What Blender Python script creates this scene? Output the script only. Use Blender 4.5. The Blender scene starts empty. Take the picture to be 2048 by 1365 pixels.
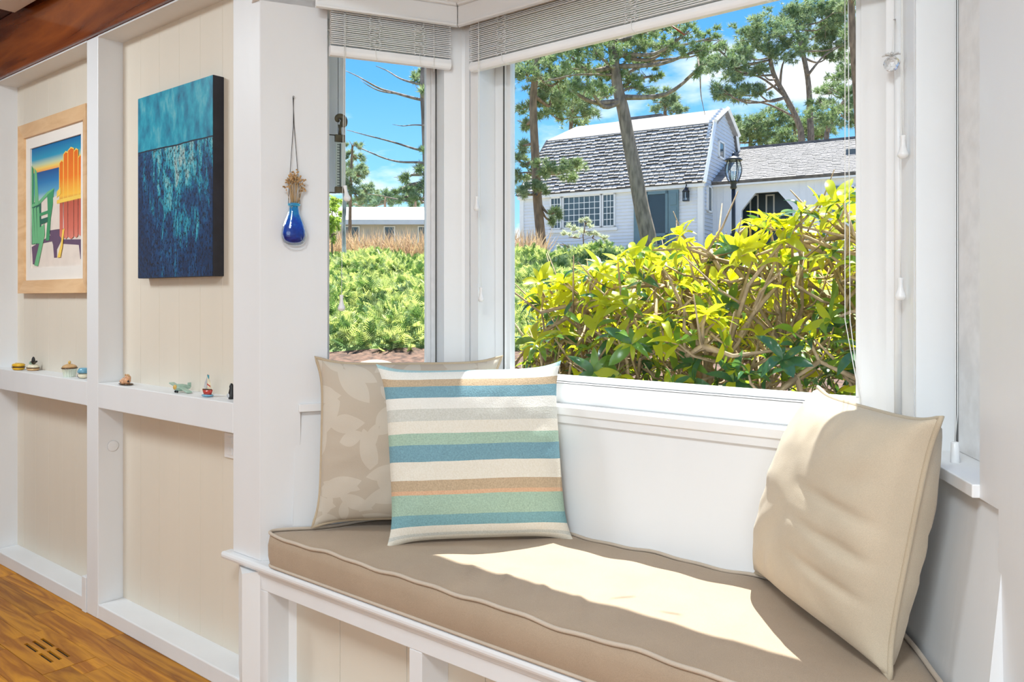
import bpy, bmesh, math, random
import numpy as np
from mathutils import Vector, Matrix, noise

random.seed(7); RNG = np.random.default_rng(11)
scene = bpy.context.scene
COL = scene.collection

# ------------------------------------------------------------------ camera, world, sun, lights, exposure
EYE = 1.2                                   # eye height above the room floor
PHI = math.radians(129.0)                   # compass of the view in the room
FOC = 1600.0                                # focal length in pixels of the 2048 x 1365 frame
HZ = 597.0                                  # horizon row
cam_d = bpy.data.cameras.new('camera'); cam = bpy.data.objects.new('camera', cam_d); COL.objects.link(cam)
cam.location = (0, 0, EYE)
cam.rotation_euler = (math.pi/2, 0, PHI - math.pi/2)
cam_d.sensor_width = 36.0; cam_d.lens = FOC/2048*36.0
cam_d.shift_y = -(682.5-HZ)/2048
cam_d.clip_start = 0.02; cam_d.clip_end = 400
scene.camera = cam

vs = scene.view_settings
scene.display_settings.display_device = 'sRGB'
vs.view_transform = 'Standard'; vs.look = 'None'; vs.gamma = 1.0; vs.use_curve_mapping = False
vs.exposure = 0.45

TO_SUN = Vector((-0.10, 0.356, 0.927)).normalized()
SUN_STRENGTH = 13.0
SKY_STRENGTH = 1.08

w = bpy.data.worlds.new('sky'); scene.world = w; w.use_nodes = True
nt = w.node_tree; nt.nodes.clear()
N = nt.nodes.new; Lk = nt.links.new
out = N('ShaderNodeOutputWorld'); bg = N('ShaderNodeBackground'); bg.inputs['Strength'].default_value = SKY_STRENGTH
tc = N('ShaderNodeTexCoord'); sep = N('ShaderNodeSeparateXYZ'); Lk(tc.outputs['Generated'], sep.inputs[0])
ramp = N('ShaderNodeValToRGB'); e = ramp.color_ramp.elements
e[0].position = 0.0; e[0].color = (0.56, 0.80, 0.98, 1); e[1].position = 0.55; e[1].color = (0.045, 0.22, 0.74, 1)
m = ramp.color_ramp.elements.new(0.12); m.color = (0.27, 0.62, 0.97, 1)
m = ramp.color_ramp.elements.new(0.26); m.color = (0.12, 0.42, 0.92, 1)
Lk(sep.outputs['Z'], ramp.inputs['Fac'])
dv = N('ShaderNodeMath'); dv.operation = 'ADD'; dv.inputs[1].default_value = 0.22; Lk(sep.outputs['Z'], dv.inputs[0])
cx_ = N('ShaderNodeMath'); cx_.operation = 'DIVIDE'; Lk(sep.outputs['X'], cx_.inputs[0]); Lk(dv.outputs[0], cx_.inputs[1])
cy_ = N('ShaderNodeMath'); cy_.operation = 'DIVIDE'; Lk(sep.outputs['Y'], cy_.inputs[0]); Lk(dv.outputs[0], cy_.inputs[1])
cmb = N('ShaderNodeCombineXYZ'); Lk(cx_.outputs[0], cmb.inputs[0]); Lk(cy_.outputs[0], cmb.inputs[1])
cmb.inputs[2].default_value = 3.1
nz = N('ShaderNodeTexNoise'); nz.inputs['Scale'].default_value = 1.7; nz.inputs['Detail'].default_value = 7; nz.inputs['Roughness'].default_value = 0.55
Lk(cmb.outputs[0], nz.inputs['Vector'])
cr = N('ShaderNodeValToRGB'); cr.color_ramp.elements[0].position = 0.50; cr.color_ramp.elements[1].position = 0.66
Lk(nz.outputs['Fac'], cr.inputs['Fac'])
mx = N('ShaderNodeMixRGB'); Lk(cr.outputs['Color'], mx.inputs['Fac']); Lk(ramp.outputs['Color'], mx.inputs[1]); mx.inputs[2].default_value = (1.05, 1.05, 1.06, 1)
Lk(mx.outputs[0], bg.inputs['Color']); Lk(bg.outputs[0], out.inputs['Surface'])

sd = bpy.data.lights.new('sun', 'SUN'); sd.energy = SUN_STRENGTH; sd.angle = math.radians(0.53); sd.color = (1.0, 0.975, 0.93)
sun = bpy.data.objects.new('sun', sd); COL.objects.link(sun); sun.location = (2, 6, 16)
sun.rotation_euler = (-TO_SUN).to_track_quat('-Z', 'Y').to_euler()

def area(name, loc, target, sx, sy, power, color=(1, 1, 1)):
    d = bpy.data.lights.new(name, 'AREA'); d.shape = 'RECTANGLE'; d.size = sx; d.size_y = sy; d.energy = power; d.color = color
    o = bpy.data.objects.new(name, d); COL.objects.link(o); o.location = loc
    o.rotation_euler = (Vector(target)-Vector(loc)).to_track_quat('-Z', 'Y').to_euler()
    return o
# the room's ceiling lamp, then two added fills that brighten the interior
area('ceiling_lamp_and_fill', (-3.45, -0.05, 2.45), (-3.2, 0.3, 0), 0.5, 0.5, 27, (0.84, 0.94, 1.0))
area('ceiling_lamp_and_fill', (-0.2, -0.5, 2.45), (-0.3, -0.2, 0), 0.5, 0.5, 37, (0.84, 0.94, 1.0))  # added ceiling fill with no known lamp, brightens the bay
area('rear_fill_light', (0.4, -2.9, 1.45), (-1.3, 1.35, 1.1), 3.6, 1.7, 68, (0.80, 0.925, 1.0))  # added fill behind the camera; the rear wall has no windows

# ------------------------------------------------------------------ view helpers (a pixel of the photograph to a point on a known plane)
FW = (math.cos(PHI), math.sin(PHI)); RT = (math.sin(PHI), -math.cos(PHI))
def at(px, py, d):
    u = (px-1024.0)/FOC
    return Vector((d*(FW[0]+u*RT[0]), d*(FW[1]+u*RT[1]), EYE+d*(HZ-py)/FOC))
def on_y(px, py, Y):
    u = (px-1024.0)/FOC; return at(px, py, Y/(FW[1]+u*RT[1]))
def on_z(px, py, Z):
    return at(px, py, (EYE-Z)*FOC/(py-HZ))
def on_line(px, py, P, D):
    u = (px-1024.0)/FOC; r = (FW[0]+u*RT[0], FW[1]+u*RT[1])
    det = -r[0]*D[1]+D[0]*r[1]
    return at(px, py, (-P[0]*D[1]+D[0]*P[1])/det)
def proj(p):
    d = p[0]*FW[0]+p[1]*FW[1]
    return 1024+FOC*(p[0]*RT[0]+p[1]*RT[1])/d, HZ-FOC*(p[2]-EYE)/d, d

# ------------------------------------------------------------------ materials
MATS = {}
def _nodes(name):
    m = bpy.data.materials.new(name); m.use_nodes = True; t = m.node_tree
    b = t.nodes['Principled BSDF']; MATS[name] = m
    return m, t, b
def _noise_in(t, scale, detail=4, stretch=(1, 1, 1), coord='Object'):
    tc = t.nodes.new('ShaderNodeTexCoord'); mp = t.nodes.new('ShaderNodeMapping'); mp.inputs['Scale'].default_value = stretch
    n = t.nodes.new('ShaderNodeTexNoise'); n.inputs['Scale'].default_value = scale; n.inputs['Detail'].default_value = detail
    t.links.new(tc.outputs[coord], mp.inputs[0]); t.links.new(mp.outputs[0], n.inputs['Vector'])
    return n
def mat(name, col, rough=0.5, var=0.06, scale=8, bump=0.0, bscale=60, stretch=(1, 1, 1), metal=0.0, spec=0.5, col2=None, trans=None):
    m, t, b = _nodes(name)
    c1 = tuple(max(0, c*(1-var)) for c in col); c2 = tuple(c*(1+var) for c in col) if col2 is None else col2
    n = _noise_in(t, scale, 4, stretch)
    r = t.nodes.new('ShaderNodeValToRGB'); r.color_ramp.elements[0].position = 0.35; r.color_ramp.elements[1].position = 0.65
    r.color_ramp.elements[0].color = (*c1, 1); r.color_ramp.elements[1].color = (*c2, 1)
    t.links.new(n.outputs['Fac'], r.inputs['Fac']); t.links.new(r.outputs['Color'], b.inputs['Base Color'])
    b.inputs['Roughness'].default_value = rough; b.inputs['Metallic'].default_value = metal; b.inputs['Specular IOR Level'].default_value = spec
    if bump:
        n2 = _noise_in(t, bscale, 3, stretch); bp = t.nodes.new('ShaderNodeBump'); bp.inputs['Strength'].default_value = bump; bp.inputs['Distance'].default_value = 0.01
        t.links.new(n2.outputs['Fac'], bp.inputs['Height']); t.links.new(bp.outputs[0], b.inputs['Normal'])
    if trans:
        tr = t.nodes.new('ShaderNodeBsdfTranslucent'); tr.inputs['Color'].default_value = (*trans[0], 1)
        mxs = t.nodes.new('ShaderNodeMixShader'); mxs.inputs[0].default_value = trans[1]
        o = t.nodes['Material Output']
        t.links.new(b.outputs[0], mxs.inputs[1]); t.links.new(tr.outputs[0], mxs.inputs[2]); t.links.new(mxs.outputs[0], o.inputs['Surface'])
    return m
def wood(name, c1, c2, rough=0.35, scale=3.0, stretch=(1, 9, 9), bump=0.05, coord='Object', rnd=0.25):
    m, t, b = _nodes(name)
    n = _noise_in(t, scale, 6, stretch, coord); n.inputs['Distortion'].default_value = 0.6
    oi = t.nodes.new('ShaderNodeObjectInfo')
    ad = t.nodes.new('ShaderNodeVectorMath'); ad.operation = 'ADD'; ml = t.nodes.new('ShaderNodeMath'); ml.operation = 'MULTIPLY'; ml.inputs[1].default_value = 37.0
    t.links.new(oi.outputs['Random'], ml.inputs[0])
    src = n.inputs['Vector'].links[0].from_socket
    t.links.new(src, ad.inputs[0]); t.links.new(ml.outputs[0], ad.inputs[1]); t.links.new(ad.outputs[0], n.inputs['Vector'])
    wv = t.nodes.new('ShaderNodeMath'); wv.operation = 'MULTIPLY'; wv.inputs[1].default_value = 7.0; t.links.new(n.outputs['Fac'], wv.inputs[0])
    fr = t.nodes.new('ShaderNodeMath'); fr.operation = 'PINGPONG'; fr.inputs[1].default_value = 1.0; t.links.new(wv.outputs[0], fr.inputs[0])
    r = t.nodes.new('ShaderNodeValToRGB'); r.color_ramp.elements[0].color = (*c1, 1); r.color_ramp.elements[1].color = (*c2, 1)
    t.links.new(fr.outputs[0], r.inputs['Fac'])
    hs = t.nodes.new('ShaderNodeHueSaturation'); mr = t.nodes.new('ShaderNodeMapRange'); mr.inputs['To Min'].default_value = 1-rnd; mr.inputs['To Max'].default_value = 1+rnd
    t.links.new(oi.outputs['Random'], mr.inputs[0]); t.links.new(mr.outputs[0], hs.inputs['Value']); t.links.new(r.outputs['Color'], hs.inputs['Color'])
    t.links.new(hs.outputs[0], b.inputs['Base Color']); b.inputs['Roughness'].default_value = rough
    if bump:
        bp = t.nodes.new('ShaderNodeBump'); bp.inputs['Strength'].default_value = bump; bp.inputs['Distance'].default_value = 0.004
        t.links.new(fr.outputs[0], bp.inputs['Height']); t.links.new(bp.outputs[0], b.inputs['Normal'])
    return m
def leafmat(name, col, tr, tfac=0.5, rough=0.35, rnd=0.25):
    m, t, b = _nodes(name)
    gi = t.nodes.new('ShaderNodeNewGeometry')
    n = _noise_in(t, 5, 2)
    r = t.nodes.new('ShaderNodeHueSaturation'); r.inputs['Color'].default_value = (*col, 1)
    mr = t.nodes.new('ShaderNodeMapRange'); mr.inputs['To Min'].default_value = 1-rnd; mr.inputs['To Max'].default_value = 1+rnd
    t.links.new(gi.outputs['Random Per Island'], mr.inputs[0]); t.links.new(mr.outputs[0], r.inputs['Value'])
    t.links.new(r.outputs[0], b.inputs['Base Color']); b.inputs['Roughness'].default_value = rough
    tb = t.nodes.new('ShaderNodeBsdfTranslucent'); tb.inputs['Color'].default_value = (*tr, 1)
    mxs = t.nodes.new('ShaderNodeMixShader'); mxs.inputs[0].default_value = tfac
    o = t.nodes['Material Output']
    t.links.new(b.outputs[0], mxs.inputs[1]); t.links.new(tb.outputs[0], mxs.inputs[2]); t.links.new(mxs.outputs[0], o.inputs['Surface'])
    return m
def glassmat(name, tint=(0.97, 0.985, 0.98), refl=0.06):
    m, t, b = _nodes(name); t.nodes.remove(b)
    tr = t.nodes.new('ShaderNodeBsdfTransparent'); tr.inputs[0].default_value = (*tint, 1)
    gl = t.nodes.new('ShaderNodeBsdfGlossy'); gl.inputs['Roughness'].default_value = 0.02
    fr = t.nodes.new('ShaderNodeFresnel'); fr.inputs[0].default_value = 1.35
    ms = t.nodes.new('ShaderNodeMixShader'); o = t.nodes['Material Output']
    ml = t.nodes.new('ShaderNodeMath'); ml.operation = 'MULTIPLY'; ml.inputs[1].default_value = refl/0.06*0.4; t.links.new(fr.outputs[0], ml.inputs[0])
    t.links.new(ml.outputs[0], ms.inputs[0]); t.links.new(tr.outputs[0], ms.inputs[1]); t.links.new(gl.outputs[0], ms.inputs[2])
    t.links.new(ms.outputs[0], o.inputs['Surface'])
    return m

M = MATS
mat('white_paint', (0.775, 0.785, 0.80), 0.42, 0.015, 5, 0.06, 40, (1, 1, 0.25))
mat('white_frame', (0.83, 0.84, 0.85), 0.35, 0.012, 5, 0.03, 40)
mat('chipped_paint', (0.78, 0.78, 0.785), 0.5, 0.06, 22, 0.25, 30)
mat('cream_panel', (0.72, 0.655, 0.555), 0.5, 0.02, 4, 0.04, 50, (1, 1, 0.2))
mat('white_plastic', (0.84, 0.84, 0.84), 0.3, 0.01)
mat('white_cord', (0.82, 0.82, 0.80), 0.7, 0.03)
mat('slat_white', (0.86, 0.865, 0.87), 0.45, 0.02)
mat('groove_dark', (0.10, 0.10, 0.10), 0.8, 0.2)
wood('oak_floor', (0.30, 0.095, 0.003), (0.58, 0.245, 0.012), 0.5, 2.2, (0.8, 10, 8), 0.05, rnd=0.22)
wood('red_beam', (0.105, 0.018, 0.005), (0.30, 0.075, 0.016), 0.16, 1.3, (0.7, 4, 4), 0.02, rnd=0.05)
wood('dark_beam', (0.06, 0.014, 0.006), (0.13, 0.035, 0.012), 0.25, 1.5, (3, 0.8, 3), 0.02, rnd=0.05)
wood('frame_wood', (0.66, 0.40, 0.20), (0.78, 0.52, 0.29), 0.4, 2.0, (1, 6, 6), 0.02, rnd=0.05)
mat('slot_black', (0.012, 0.008, 0.006), 0.8, 0.2)
glassmat('window_glass')

# ------------------------------------------------------------------ mesh builder and object helpers
class MB:
    def __init__(s): s.v = []; s.f = []; s.mi = []; s.sm = []; s.uv = {}
    def add(s, verts, faces, mi=0, smooth=False):
        o = len(s.v); s.v += [tuple(p) for p in verts]
        for f in faces: s.f.append(tuple(i+o for i in f)); s.mi.append(mi); s.sm.append(smooth)
        return o
    def box(s, x0, x1, y0, y1, z0, z1, mi=0):
        s.hexa([(x0, y0), (x1, y0), (x1, y1), (x0, y1)], z0, z1, mi); return s
    def hexa(s, poly, z0, z1, mi=0, poly2=None):
        """prism over a plan polygon (poly2: another plan for the top)"""
        n = len(poly); p2 = poly2 or poly
        a = sum(poly[i][0]*poly[(i+1) % n][1]-poly[(i+1) % n][0]*poly[i][1] for i in range(n))
        if a < 0: poly = poly[::-1]; p2 = p2[::-1]
        vs_ = [(p[0], p[1], z0) for p in poly]+[(p[0], p[1], z1) for p in p2]
        fs = [tuple(range(n-1, -1, -1)), tuple(range(n, 2*n))]+[(i, (i+1) % n, n+(i+1) % n, n+i) for i in range(n)]
        s.add(vs_, fs, mi); return s
    def lb(s, fr, t0, t1, o0, o1, z0, z1, mi=0):
        """box in a wall frame: t along, o outward, z up"""
        q = [fr(t0, o0), fr(t1, o0), fr(t1, o1), fr(t0, o1)]
        s.hexa([(p[0], p[1]) for p in q], z0, z1, mi); return s
    def obox(s, c, ax, ay, az, mi=0):
        c = Vector(c); ax = Vector(ax); ay = Vector(ay); az = Vector(az)
        p = [c+sx*ax+sy*ay+sz*az for sz in (-1, 1) for sx, sy in ((-1, -1), (1, -1), (1, 1), (-1, 1))]
        s.add(p, [(3, 2, 1, 0), (4, 5, 6, 7), (0, 1, 5, 4), (1, 2, 6, 5), (2, 3, 7, 6), (3, 0, 4, 7)], mi); return s
    def tube(s, pts, r, n=8, mi=0, closed=False, cap=True, smooth=True):
        pts = [Vector(p) for p in pts]; k = len(pts)
        rs = r if isinstance(r, (list, tuple)) else [r]*k
        rings = []; up = Vector((0, 0, 1)); prev = None
        for i, p in enumerate(pts):
            if closed: d = pts[(i+1) % k]-pts[i-1]
            else: d = pts[min(i+1, k-1)]-pts[max(i-1, 0)]
            if d.length < 1e-9: d = Vector((0, 0, 1))
            d.normalize()
            if prev is None:
                a = d.cross(up)
                if a.length < 0.1: a = d.cross(Vector((1, 0, 0)))
            else: a = prev-d*prev.dot(d)
            if a.length < 1e-6: a = d.orthogonal()
            a.normalize(); prev = a; b = d.cross(a)
            rings.append([p+rs[i]*(math.cos(2*math.pi*j/n)*a+math.sin(2*math.pi*j/n)*b) for j in range(n)])
        vs_ = [q for rg in rings for q in rg]; fs = []
        for i in range(k if closed else k-1):
            i2 = (i+1) % k
            for j in range(n): fs.append((i*n+j, i2*n+j, i2*n+(j+1) % n, i*n+(j+1) % n))
        o = s.add(vs_, fs, mi, smooth)
        if cap and not closed:
            s.add([], [], mi); s.f.append(tuple(o+j for j in range(n))); s.mi.append(mi); s.sm.append(False)
            s.f.append(tuple(o+(k-1)*n+j for j in range(n-1, -1, -1))); s.mi.append(mi); s.sm.append(False)
        return s
    def lathe(s, c, prof, n=24, mi=0, sx=1.0, sy=1.0, ax=None, smooth=True):
        """profile (r, z) about the vertical through c; ax: (X, Y, Z) axes"""
        c = Vector(c); X, Y, Z = ax or (Vector((1, 0, 0)), Vector((0, 1, 0)), Vector((0, 0, 1)))
        vs_ = []; k = len(prof)
        for r, z in prof:
            for j in range(n):
                a = 2*math.pi*j/n; vs_.append(c+X*(r*sx*math.cos(a))+Y*(r*sy*math.sin(a))+Z*z)
        fs = [(i*n+j, i*n+(j+1) % n, (i+1)*n+(j+1) % n, (i+1)*n+j) for i in range(k-1) for j in range(n)]
        o = s.add(vs_, fs, mi, smooth)
        for ring, rev in ((0, True), (k-1, False)):
            if prof[ring][0] > 1e-5:
                f = tuple(o+ring*n+j for j in range(n)); s.f.append(f[::-1] if rev else f); s.mi.append(mi); s.sm.append(False)
        return s
    def ell(s, c, rx, ry, rz, n=14, k=9, mi=0, ax=None):
        return s.lathe(c, [(max(1e-6, math.sin(math.pi*i/k)), -math.cos(math.pi*i/k)*rz) for i in range(k+1)], n, mi, rx, ry, ax)
    def grid(s, P, nu, nv, mi=0, smooth=True, uv=False):
        vs_ = [P(i/nu, j/nv) for j in range(nv+1) for i in range(nu+1)]
        fs = [(j*(nu+1)+i, j*(nu+1)+i+1, (j+1)*(nu+1)+i+1, (j+1)*(nu+1)+i) for j in range(nv) for i in range(nu)]
        o = s.add(vs_, fs, mi, smooth)
        if uv:
            for j in range(nv+1):
                for i in range(nu+1): s.uv[o+j*(nu+1)+i] = (i/nu, j/nv)
        return s

def build(name, mb, mats, parent=None, origin=None, bevel=0.0, weld=False):
    me = bpy.data.meshes.new(name); o = bpy.data.objects.new(name, me)
    v = np.array(mb.v, dtype=float)
    if parent is not None: org = Vector(parent['_o'])
    elif origin is not None: org = Vector(origin)
    else: org = Vector(((v[:, 0].min()+v[:, 0].max())/2, (v[:, 1].min()+v[:, 1].max())/2, v[:, 2].min()))
    me.from_pydata((v-np.array(org)).tolist(), [], mb.f)
    if not isinstance(mats, (list, tuple)): mats = [mats]
    for m_ in mats: me.materials.append(M[m_] if isinstance(m_, str) else m_)
    me.polygons.foreach_set('material_index', mb.mi); me.polygons.foreach_set('use_smooth', mb.sm)
    if mb.uv:
        ul = me.uv_layers.new(name='UVMap'); li = np.zeros(len(me.loops), dtype=np.int32); me.loops.foreach_get('vertex_index', li)
        ul.data.foreach_set('uv', np.array([mb.uv.get(int(i), (0, 0)) for i in li], dtype=np.float32).ravel())
    me.update(); COL.objects.link(o)
    if parent is not None: o.parent = parent; o['_o'] = list(org)
    else: o.location = org; o['_o'] = list(org)
    if bevel:
        bv = o.modifiers.new('bevel', 'BEVEL'); bv.width = bevel; bv.segments = 2; bv.limit_method = 'ANGLE'
    return o
def fast(name, V, F, mats, parent=None, mi=None, smooth=False, origin=None):
    """many alike faces from arrays; F is (n, 3) or (n, 4)"""
    V = np.asarray(V, dtype=np.float32); F = np.asarray(F, dtype=np.int32); k = F.shape[1]
    org = np.array(parent['_o']) if parent is not None else (np.array(origin) if origin is not None else np.array([V[:, 0].mean(), V[:, 1].mean(), V[:, 2].min()]))
    me = bpy.data.meshes.new(name)
    me.vertices.add(len(V)); me.vertices.foreach_set('co', (V-org).astype(np.float32).ravel())
    me.loops.add(F.size); me.loops.foreach_set('vertex_index', F.ravel())
    me.polygons.add(len(F)); me.polygons.foreach_set('loop_start', np.arange(0, F.size, k, dtype=np.int32))
    try: me.polygons.foreach_set('loop_total', np.full(len(F), k, dtype=np.int32))
    except Exception: pass
    if not isinstance(mats, (list, tuple)): mats = [mats]
    for m_ in mats: me.materials.append(M[m_])
    if mi is not None: me.polygons.foreach_set('material_index', np.asarray(mi, dtype=np.int32))
    me.polygons.foreach_set('use_smooth', np.full(len(F), smooth, dtype=bool))
    me.update(calc_edges=True); me.validate()
    o = bpy.data.objects.new(name, me); COL.objects.link(o); o['_o'] = list(map(float, org))
    if parent is not None: o.parent = parent
    else: o.location = org
    return o
def tag(o, label=None, cat=None, group=None, kind=None):
    if label: o['label'] = label
    if cat: o['category'] = cat
    if group: o['group'] = group
    if kind: o['kind'] = kind
    return o
def thing(name, loc, label=None, cat=None, group=None, kind=None):
    o = bpy.data.objects.new(name, None); COL.objects.link(o); o.location = loc; o['_o'] = list(loc); o.empty_display_size = 0.05
    return tag(o, label, cat, group, kind)
def share(src, name, parent, offset):
    """a copy of a part that shares its mesh, shifted by offset"""
    o = bpy.data.objects.new(name, src.data); COL.objects.link(o); o.parent = parent; o.location = src.location+Vector(offset); o['_o'] = parent['_o']
    return o
def inst(V, F, mats4, off=0):
    """transform template verts V (k,3) by many 3x4 matrices -> stacked verts and faces"""
    R3 = mats4[:, :, :3]; T = mats4[:, :, 3]
    VV = np.einsum('nij,kj->nki', R3, V)+T[:, None, :]
    k = len(V); n = len(mats4)
    FF = (F[None, :, :]+(np.arange(n)*k)[:, None, None]).reshape(-1, F.shape[1])
    return VV.reshape(-1, 3), FF
def frames(pos, zdir, size, spin=None):
    """3x4 matrices with local z along zdir"""
    n = len(pos); z = zdir/np.linalg.norm(zdir, axis=1, keepdims=True)
    ref = np.tile([0., 0., 1.], (n, 1)); ref[np.abs(z[:, 2]) > 0.95] = [1., 0., 0.]
    x = np.cross(ref, z); x /= np.linalg.norm(x, axis=1, keepdims=True); y = np.cross(z, x)
    a = RNG.uniform(0, 2*np.pi, n) if spin is None else spin
    x2 = x*np.cos(a)[:, None]+y*np.sin(a)[:, None]; y2 = np.cross(z, x2)
    s = np.asarray(size)
    if s.ndim == 0: s = np.full(n, float(s))
    return np.stack([x2*s[:, None], y2*s[:, None], z*s[:, None], pos], axis=2)

# ------------------------------------------------------------------ room plan
YW = 1.35            # front plane of the timber wall and of the bench
YP = 1.443           # plane of the cream boards
LP = (-2.038, YW); LC = (-1.745, 1.90); RC = (-0.4425, 1.90); RP = (-0.125, YW)
def wall_frame(A, B):
    L = math.hypot(B[0]-A[0], B[1]-A[1]); D = ((B[0]-A[0])/L, (B[1]-A[1])/L); O = (-D[1], D[0])
    def fr(t, o): return (A[0]+D[0]*t+O[0]*o, A[1]+D[1]*t+O[1]*o)
    fr.L = L; fr.D = D; fr.O = O; fr.A = A
    return fr
FL = wall_frame(LP, LC); FB = wall_frame(LC, RC); FR = wall_frame(RC, RP)
ZS0, ZS1 = 0.863, 0.886      # sill board
ZSEAT = 0.433                # bench top
ZH = 2.07                    # window head
ZC = 2.44                    # room ceiling
ZB = 2.20                    # bay ceiling

# ------------------------------------------------------------------ floor
floor = build('floor', MB().box(-6.2, 2.2, -3.1, YW+0.12, -0.06, -0.012), 'oak_floor'); tag(floor, kind='structure')
rnd = random.Random(3)
PW = 0.083
vc = [on_z(px, py, 0.0) for px, py in ((46, 1275), (107, 1240), (198, 1308), (140, 1331))]
VX0, VX1 = -2.905, -2.42; 
row = 0; y = YW+0.02
vY0, vY1 = None, None
rows = []
while y > -0.4:
    rows.append((y-PW, y)); y -= PW
vcc = on_z(123, 1292, 0.0); vcx, vcy = vcc.x, vcc.y
vent_row = min(range(len(rows)), key=lambda i: abs((rows[i][0]+rows[i][1])/2-vcy))
VW = 0.37
for i, (y0, y1) in enumerate(rows):
    x = -6.2+rnd.uniform(-0.5, 0); 
    while x < 0.6:
        x1 = x+rnd.uniform(0.55, 1.25); a, b = x, min(x1, 0.6)
        segs = [(a, b)]
        if i in (vent_row, vent_row+1):
            v0, v1 = vcx-VW/2, vcx+VW/2
            segs = []
            if a < v0: segs.append((a, min(b, v0)))
            if b > v1: segs.append((max(a, v1), b))
        for p, q in segs:
            if q-p > 0.02:
                build('floor_plank', MB().box(p+0.0006, q-0.0006, y0+0.0005, y1-0.0005, -0.012, 0.0), 'oak_floor', floor)
        x = x1
# flush wooden floor vent
y0, y1 = rows[vent_row+1][0], rows[vent_row][1]
v0, v1 = vcx-VW/2, vcx+VW/2
vent = thing('floor_vent', (vcx, (y0+y1)/2, -0.012), 'flush oak floor vent with six black slots beside the white base rail', 'vent')
ym = (y0+y1)/2
sl = 0.100; sw = 0.0105; gp = 0.0155
xs = [(vcx-0.012-sl, vcx-0.012), (vcx+0.012, vcx+0.012+sl)]
ys = [ym+(k-1)*(sw+gp) for k in range(3)]
mb = MB()
mb.box(v0+0.001, xs[0][0], y0+0.001, y1-0.001, -0.012, 0.0006); mb.box(xs[1][1], v1-0.001, y0+0.001, y1-0.001, -0.012, 0.0006); mb.box(xs[0][1], xs[1][0], y0+0.001, y1-0.001, -0.012, 0.0006)
for xa, xb in xs:
    yy = y0+0.001
    for c in ys: mb.box(xa, xb, yy, c-sw/2, -0.012, 0.0006); yy = c+sw/2
    mb.box(xa, xb, yy, y1-0.001, -0.012, 0.0006)
build('vent_board', mb, 'oak_floor', vent)
for xa, xb in xs:
    for c in ys: tag(build('slot', MB().box(xa, xb, c-sw/2, c+sw/2, -0.0115, -0.006), 'slot_black', vent), 'black slot')

# ------------------------------------------------------------------ timber wall on the left: posts, rails, cream boards
wl = thing('wall_left', (-3.1, YP, 0), kind='structure')
posts = [(-6.2, -5.26), (-4.22, -4.125), (-3.18, -3.085)]
for a, b in posts[1:]: build('post', MB().box(a, b, YW, YP+0.02, 0, 2.184), 'white_paint', wl, bevel=0.003)
build('post', MB().box(-5.26, -5.165, YW, YP+0.02, 0, 2.184), 'white_paint', wl, bevel=0.003)
# corner post, wider above the bench top than below
build('corner_post', MB().hexa([(-2.18, YW), LP, (LP[0]+FL.D[0]*0.12+FL.O[0]*0.02, LP[1]+FL.D[1]*0.12+FL.O[1]*0.02), (-2.12, YP+0.04), (-2.18, YP+0.04)], ZSEAT, ZC), 'white_paint', wl, bevel=0.003)
niches = [(-5.165, -4.22), (-4.125, -3.18), (-3.085, -2.18)]
for a, b in niches:
    build('shelf_rail', MB().box(a, b, YW, YP+0.01, 0.79, 0.883), 'white_paint', wl, bevel=0.003)
    build('bottom_rail', MB().box(a-0.0, b+(0.037 if b > -2.5 else 0), YW, YP+0.01, 0.0, 0.055), 'white_paint', wl, bevel=0.004)
    build('header', MB().box(a, b, YW, YP+0.01, 2.1775, 2.184), 'white_paint', wl)
rnd = random.Random(5)
x = -5.3
while x < -2.13:
    wd = 0.1385; x1 = min(x+wd, -2.10)
    build('plank', MB().box(x+0.0004, x1-0.0004, YP, YP+0.012, 0, 2.184), 'cream_panel', wl, bevel=0.0009)
    x += wd
build('board_backing', MB().box(-6.2, -2.13, YP+0.011, YP+0.05, 0, 2.5), 'white_paint', wl)
build('trim_block', MB().box(-3.215, -3.181, YW-0.004, YW+0.02, 0.0, 0.135), 'white_paint', wl, bevel=0.002)
# small fittings on the timber wall
plug = MB().lathe((-3.0845, 1.405, 0.640), [(0.021, 0), (0.021, 0.003), (0.017, 0.0045), (0.0001, 0.0045)], 24, 0, ax=(Vector((0, 1, 0)), Vector((0, 0, 1)), Vector((1, 0, 0))))
tag(build('hole_cover', plug, 'white_paint'), 'small round white painted disc on the side of the timber post', 'cover')
ol = thing('wall_outlet', (-2.335, YP, 0.70), 'white wall outlet plate on the cream board behind the corner post', 'outlet')
build('plate', MB().box(-2.372, -2.302, YP-0.006, YP, 0.682, 0.762), 'white_plastic', ol, bevel=0.002)
for zz in (0.704, 0.740): build('socket', MB().box(-2.350, -2.324, YP-0.009, YP-0.006, zz-0.011, zz+0.011), 'white_plastic', ol, bevel=0.001)

# red beam above the wall, dark cross beam, white ceiling box
build_beam = build('ceiling_beam', MB().box(-6.2, 2.2, YW-0.016, YP+0.05, 2.185, 2.443), 'red_beam', bevel=0.004)
tag(build_beam, 'glossy red-brown timber beam along the top of the panelled wall', 'beam')
tag(build('cross_beam', MB().box(-4.9, -3.775, -1.2, YW-0.012, 2.4435, 2.53), 'dark_beam', bevel=0.004), 'dark red-brown beam at the upper left corner beyond the long beam', 'beam')
lamp = thing('light_box', (-3.2, YW-0.20, 2.407), 'white box-shaped light fitting above the red-brown beam at the upper left', 'lamp')
build('housing', MB().box(-3.745, -2.66, YW-0.43, YW-0.052, 2.420, 2.53), 'white_plastic', lamp, bevel=0.004)
build('lip', MB().box(-3.760, -2.64, YW-0.445, YW-0.045, 2.407, 2.420), 'white_plastic', lamp, bevel=0.003)

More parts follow.
